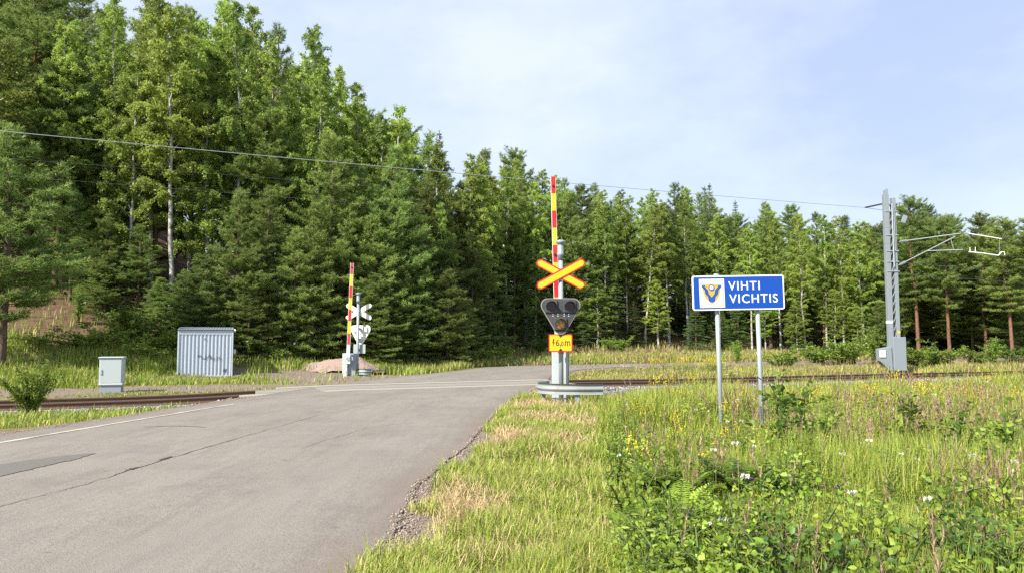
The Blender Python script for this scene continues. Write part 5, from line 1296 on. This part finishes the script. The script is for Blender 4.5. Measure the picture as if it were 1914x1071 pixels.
for i in range(58): spots.append(('yarrow', fr.uniform(1090, 1990), fr.uniform(4.2, 23) ** 1.0 if fr.random() < .6 else fr.uniform(4.2, 9)))
for i in range(70):
    cx_ = fr.choice([(1190, 8), (1430, 11), (1650, 16), (1650, 15), (1720, 14), (1880, 16), (1850, 18), (1780, 13), (1430, 10.5), (1600, 12.5), (1250, 16)]); spots.append(('goldenrod', cx_[0] + fr.gauss(0, 60), max(4.5, cx_[1] + fr.gauss(0, 1.2))))
for i in range(16): spots.append(('tansy', fr.uniform(1130, 1900), fr.uniform(4.3, 12)))
for i in range(7): spots.append(('thistle', fr.uniform(1250, 1900), fr.uniform(5, 11)))
for i in range(46): spots.append(('goldenrod', fr.gauss(1285, 52), fr.uniform(33, 37)))
for i in range(10): spots.append(('goldenrod', fr.gauss(1335, 12), fr.uniform(33, 36)))
for i in range(26): spots.append(('yarrow', fr.choice([fr.gauss(1345, 30), fr.gauss(1200, 30)]), fr.uniform(32.5, 36)))
for k, px, d in spots:
    x = (px - CX) / F * d
    if d < 24 and x < float(edge_x(np.array([d]))[0]) + .15: continue
    if d > 20 and d < 32 and st(x, d)[0] > -3: continue
    nm, one, cat = FD[k]; zn = zone_of(px, d) if d < 30 else 'on the strip beyond the track'
    r_ = tag(empty(nm, (x, d, zg1(x, d)), fr.uniform(0, 6.28)), f'{one} {zn}', cat, f'{one}s {zn}')
    kk_ = fr.uniform(.75, 1.15) * (1.0 if d < 30 else 1.15); fx_ = .68 if k == 'yarrow' and d < 30 else 1.0
    for pn_, me in zip(('stem', 'flower_head', 'leaf'), FL[k][fr.randrange(3)]):
        o = bpy.data.objects.new(pn_, me); COL.objects.link(o); o.parent = r_; o.scale = (kk_ * fx_ * (1 if d < 30 else 1.5),) * 2 + (kk_,)
for i in range(300):
    d = fr.uniform(3.5, 13.5) if fr.random() < .5 else fr.uniform(3.3, 7); px = fr.uniform(1120, 2060); x = (px - CX) / F * d
    if x < float(edge_x(np.array([d]))[0]) + .1: continue
    if 1.35 < x < 3.1 and 5.3 < d < 8.6 and fr.random() < .45: continue
    zn = zone_of(px, d)
    place_bush('leafy_weed', fr.choice(['weed', 'weed2']), x, d, fr.uniform(.30, .60), f'leafy green weed {zn}', 'weed', f'leafy green weeds {zn}', fr.uniform(.85, 1.2))

# ------------------------------------------------------------------ sky, sun, camera
SUN_EL, SUN_AZ = math.radians(41), math.radians(226)      # azimuth clockwise from +y: behind the camera, to the left
w = bpy.data.worlds.new('World'); scn.world = w; w.use_nodes = True; nt = w.node_tree; nt.nodes.clear()
out = nt.nodes.new('ShaderNodeOutputWorld')
sky = N(nt, 'ShaderNodeTexSky', sky_type='NISHITA'); sky.sun_disc = False; sky.sun_elevation = SUN_EL; sky.sun_rotation = SUN_AZ; sky.air_density = 1.0; sky.dust_density = 2.0; sky.ozone_density = 1.0
b1 = N(nt, 'ShaderNodeBackground', Strength=.10); nt.links.new(sky.outputs[0], b1.inputs[0])
tc = N(nt, 'ShaderNodeTexCoord'); mp = N(nt, 'ShaderNodeMapping'); nt.links.new(tc.outputs['Generated'], mp.inputs[0]); mp.inputs['Scale'].default_value = (1.2, 1.2, 2.6); mp.inputs['Location'].default_value = (.35, .2, .1)
nA = noise(nt, mp.outputs[0], 1.6, 7, .55); nB = noise(nt, mp.outputs[0], 4.5, 8, .62)
f = math_n(nt, 'ADD', math_n(nt, 'MULTIPLY', nA, .85), math_n(nt, 'MULTIPLY', nB, .15))
veil = ramp(nt, f, [(.30, (.66, .66, .66)), (.50, (.82, .82, .82)), (.68, (.92, .92, .92))])
ccol = ramp(nt, f, [(.37, (.50, .58, .80)), (.49, (.61, .695, .89)), (.60, (.70, .77, .91))])
b2 = N(nt, 'ShaderNodeBackground', Strength=.64); nt.links.new(ccol, b2.inputs[0])
mx = nt.nodes.new('ShaderNodeMixShader'); nt.links.new(veil, mx.inputs[0]); nt.links.new(b1.outputs[0], mx.inputs[1]); nt.links.new(b2.outputs[0], mx.inputs[2]); nt.links.new(mx.outputs[0], out.inputs[0])
ld = bpy.data.lights.new('sun', 'SUN'); ld.energy = 4.6; ld.angle = math.radians(.55); ld.color = (1, .93, .82)
lo = bpy.data.objects.new('sun', ld); COL.objects.link(lo)
sd = Vector((math.sin(SUN_AZ) * math.cos(SUN_EL), math.cos(SUN_AZ) * math.cos(SUN_EL), math.sin(SUN_EL)))
lo.rotation_euler = sd.to_track_quat('Z', 'Y').to_euler()
cd = bpy.data.cameras.new('camera'); co = bpy.data.objects.new('camera', cd); COL.objects.link(co); scn.camera = co
co.location = (0, 0, EYE); co.rotation_euler = (PI / 2 + TH, 0, 0); cd.sensor_width = 36; cd.lens = 36 * F / 1914; cd.clip_end = 3000; cd.clip_start = .05
vs_ = scn.view_settings; vs_.view_transform = 'Standard'; vs_.look = 'None'; vs_.exposure = 1.04; vs_.gamma = 1.0; vs_.use_curve_mapping = False
scn.render.engine = 'CYCLES'; cy = scn.cycles
cy.max_bounces = 7; cy.diffuse_bounces = 4; cy.glossy_bounces = 2; cy.transmission_bounces = 3; cy.transparent_max_bounces = 4
cy.use_denoising = False
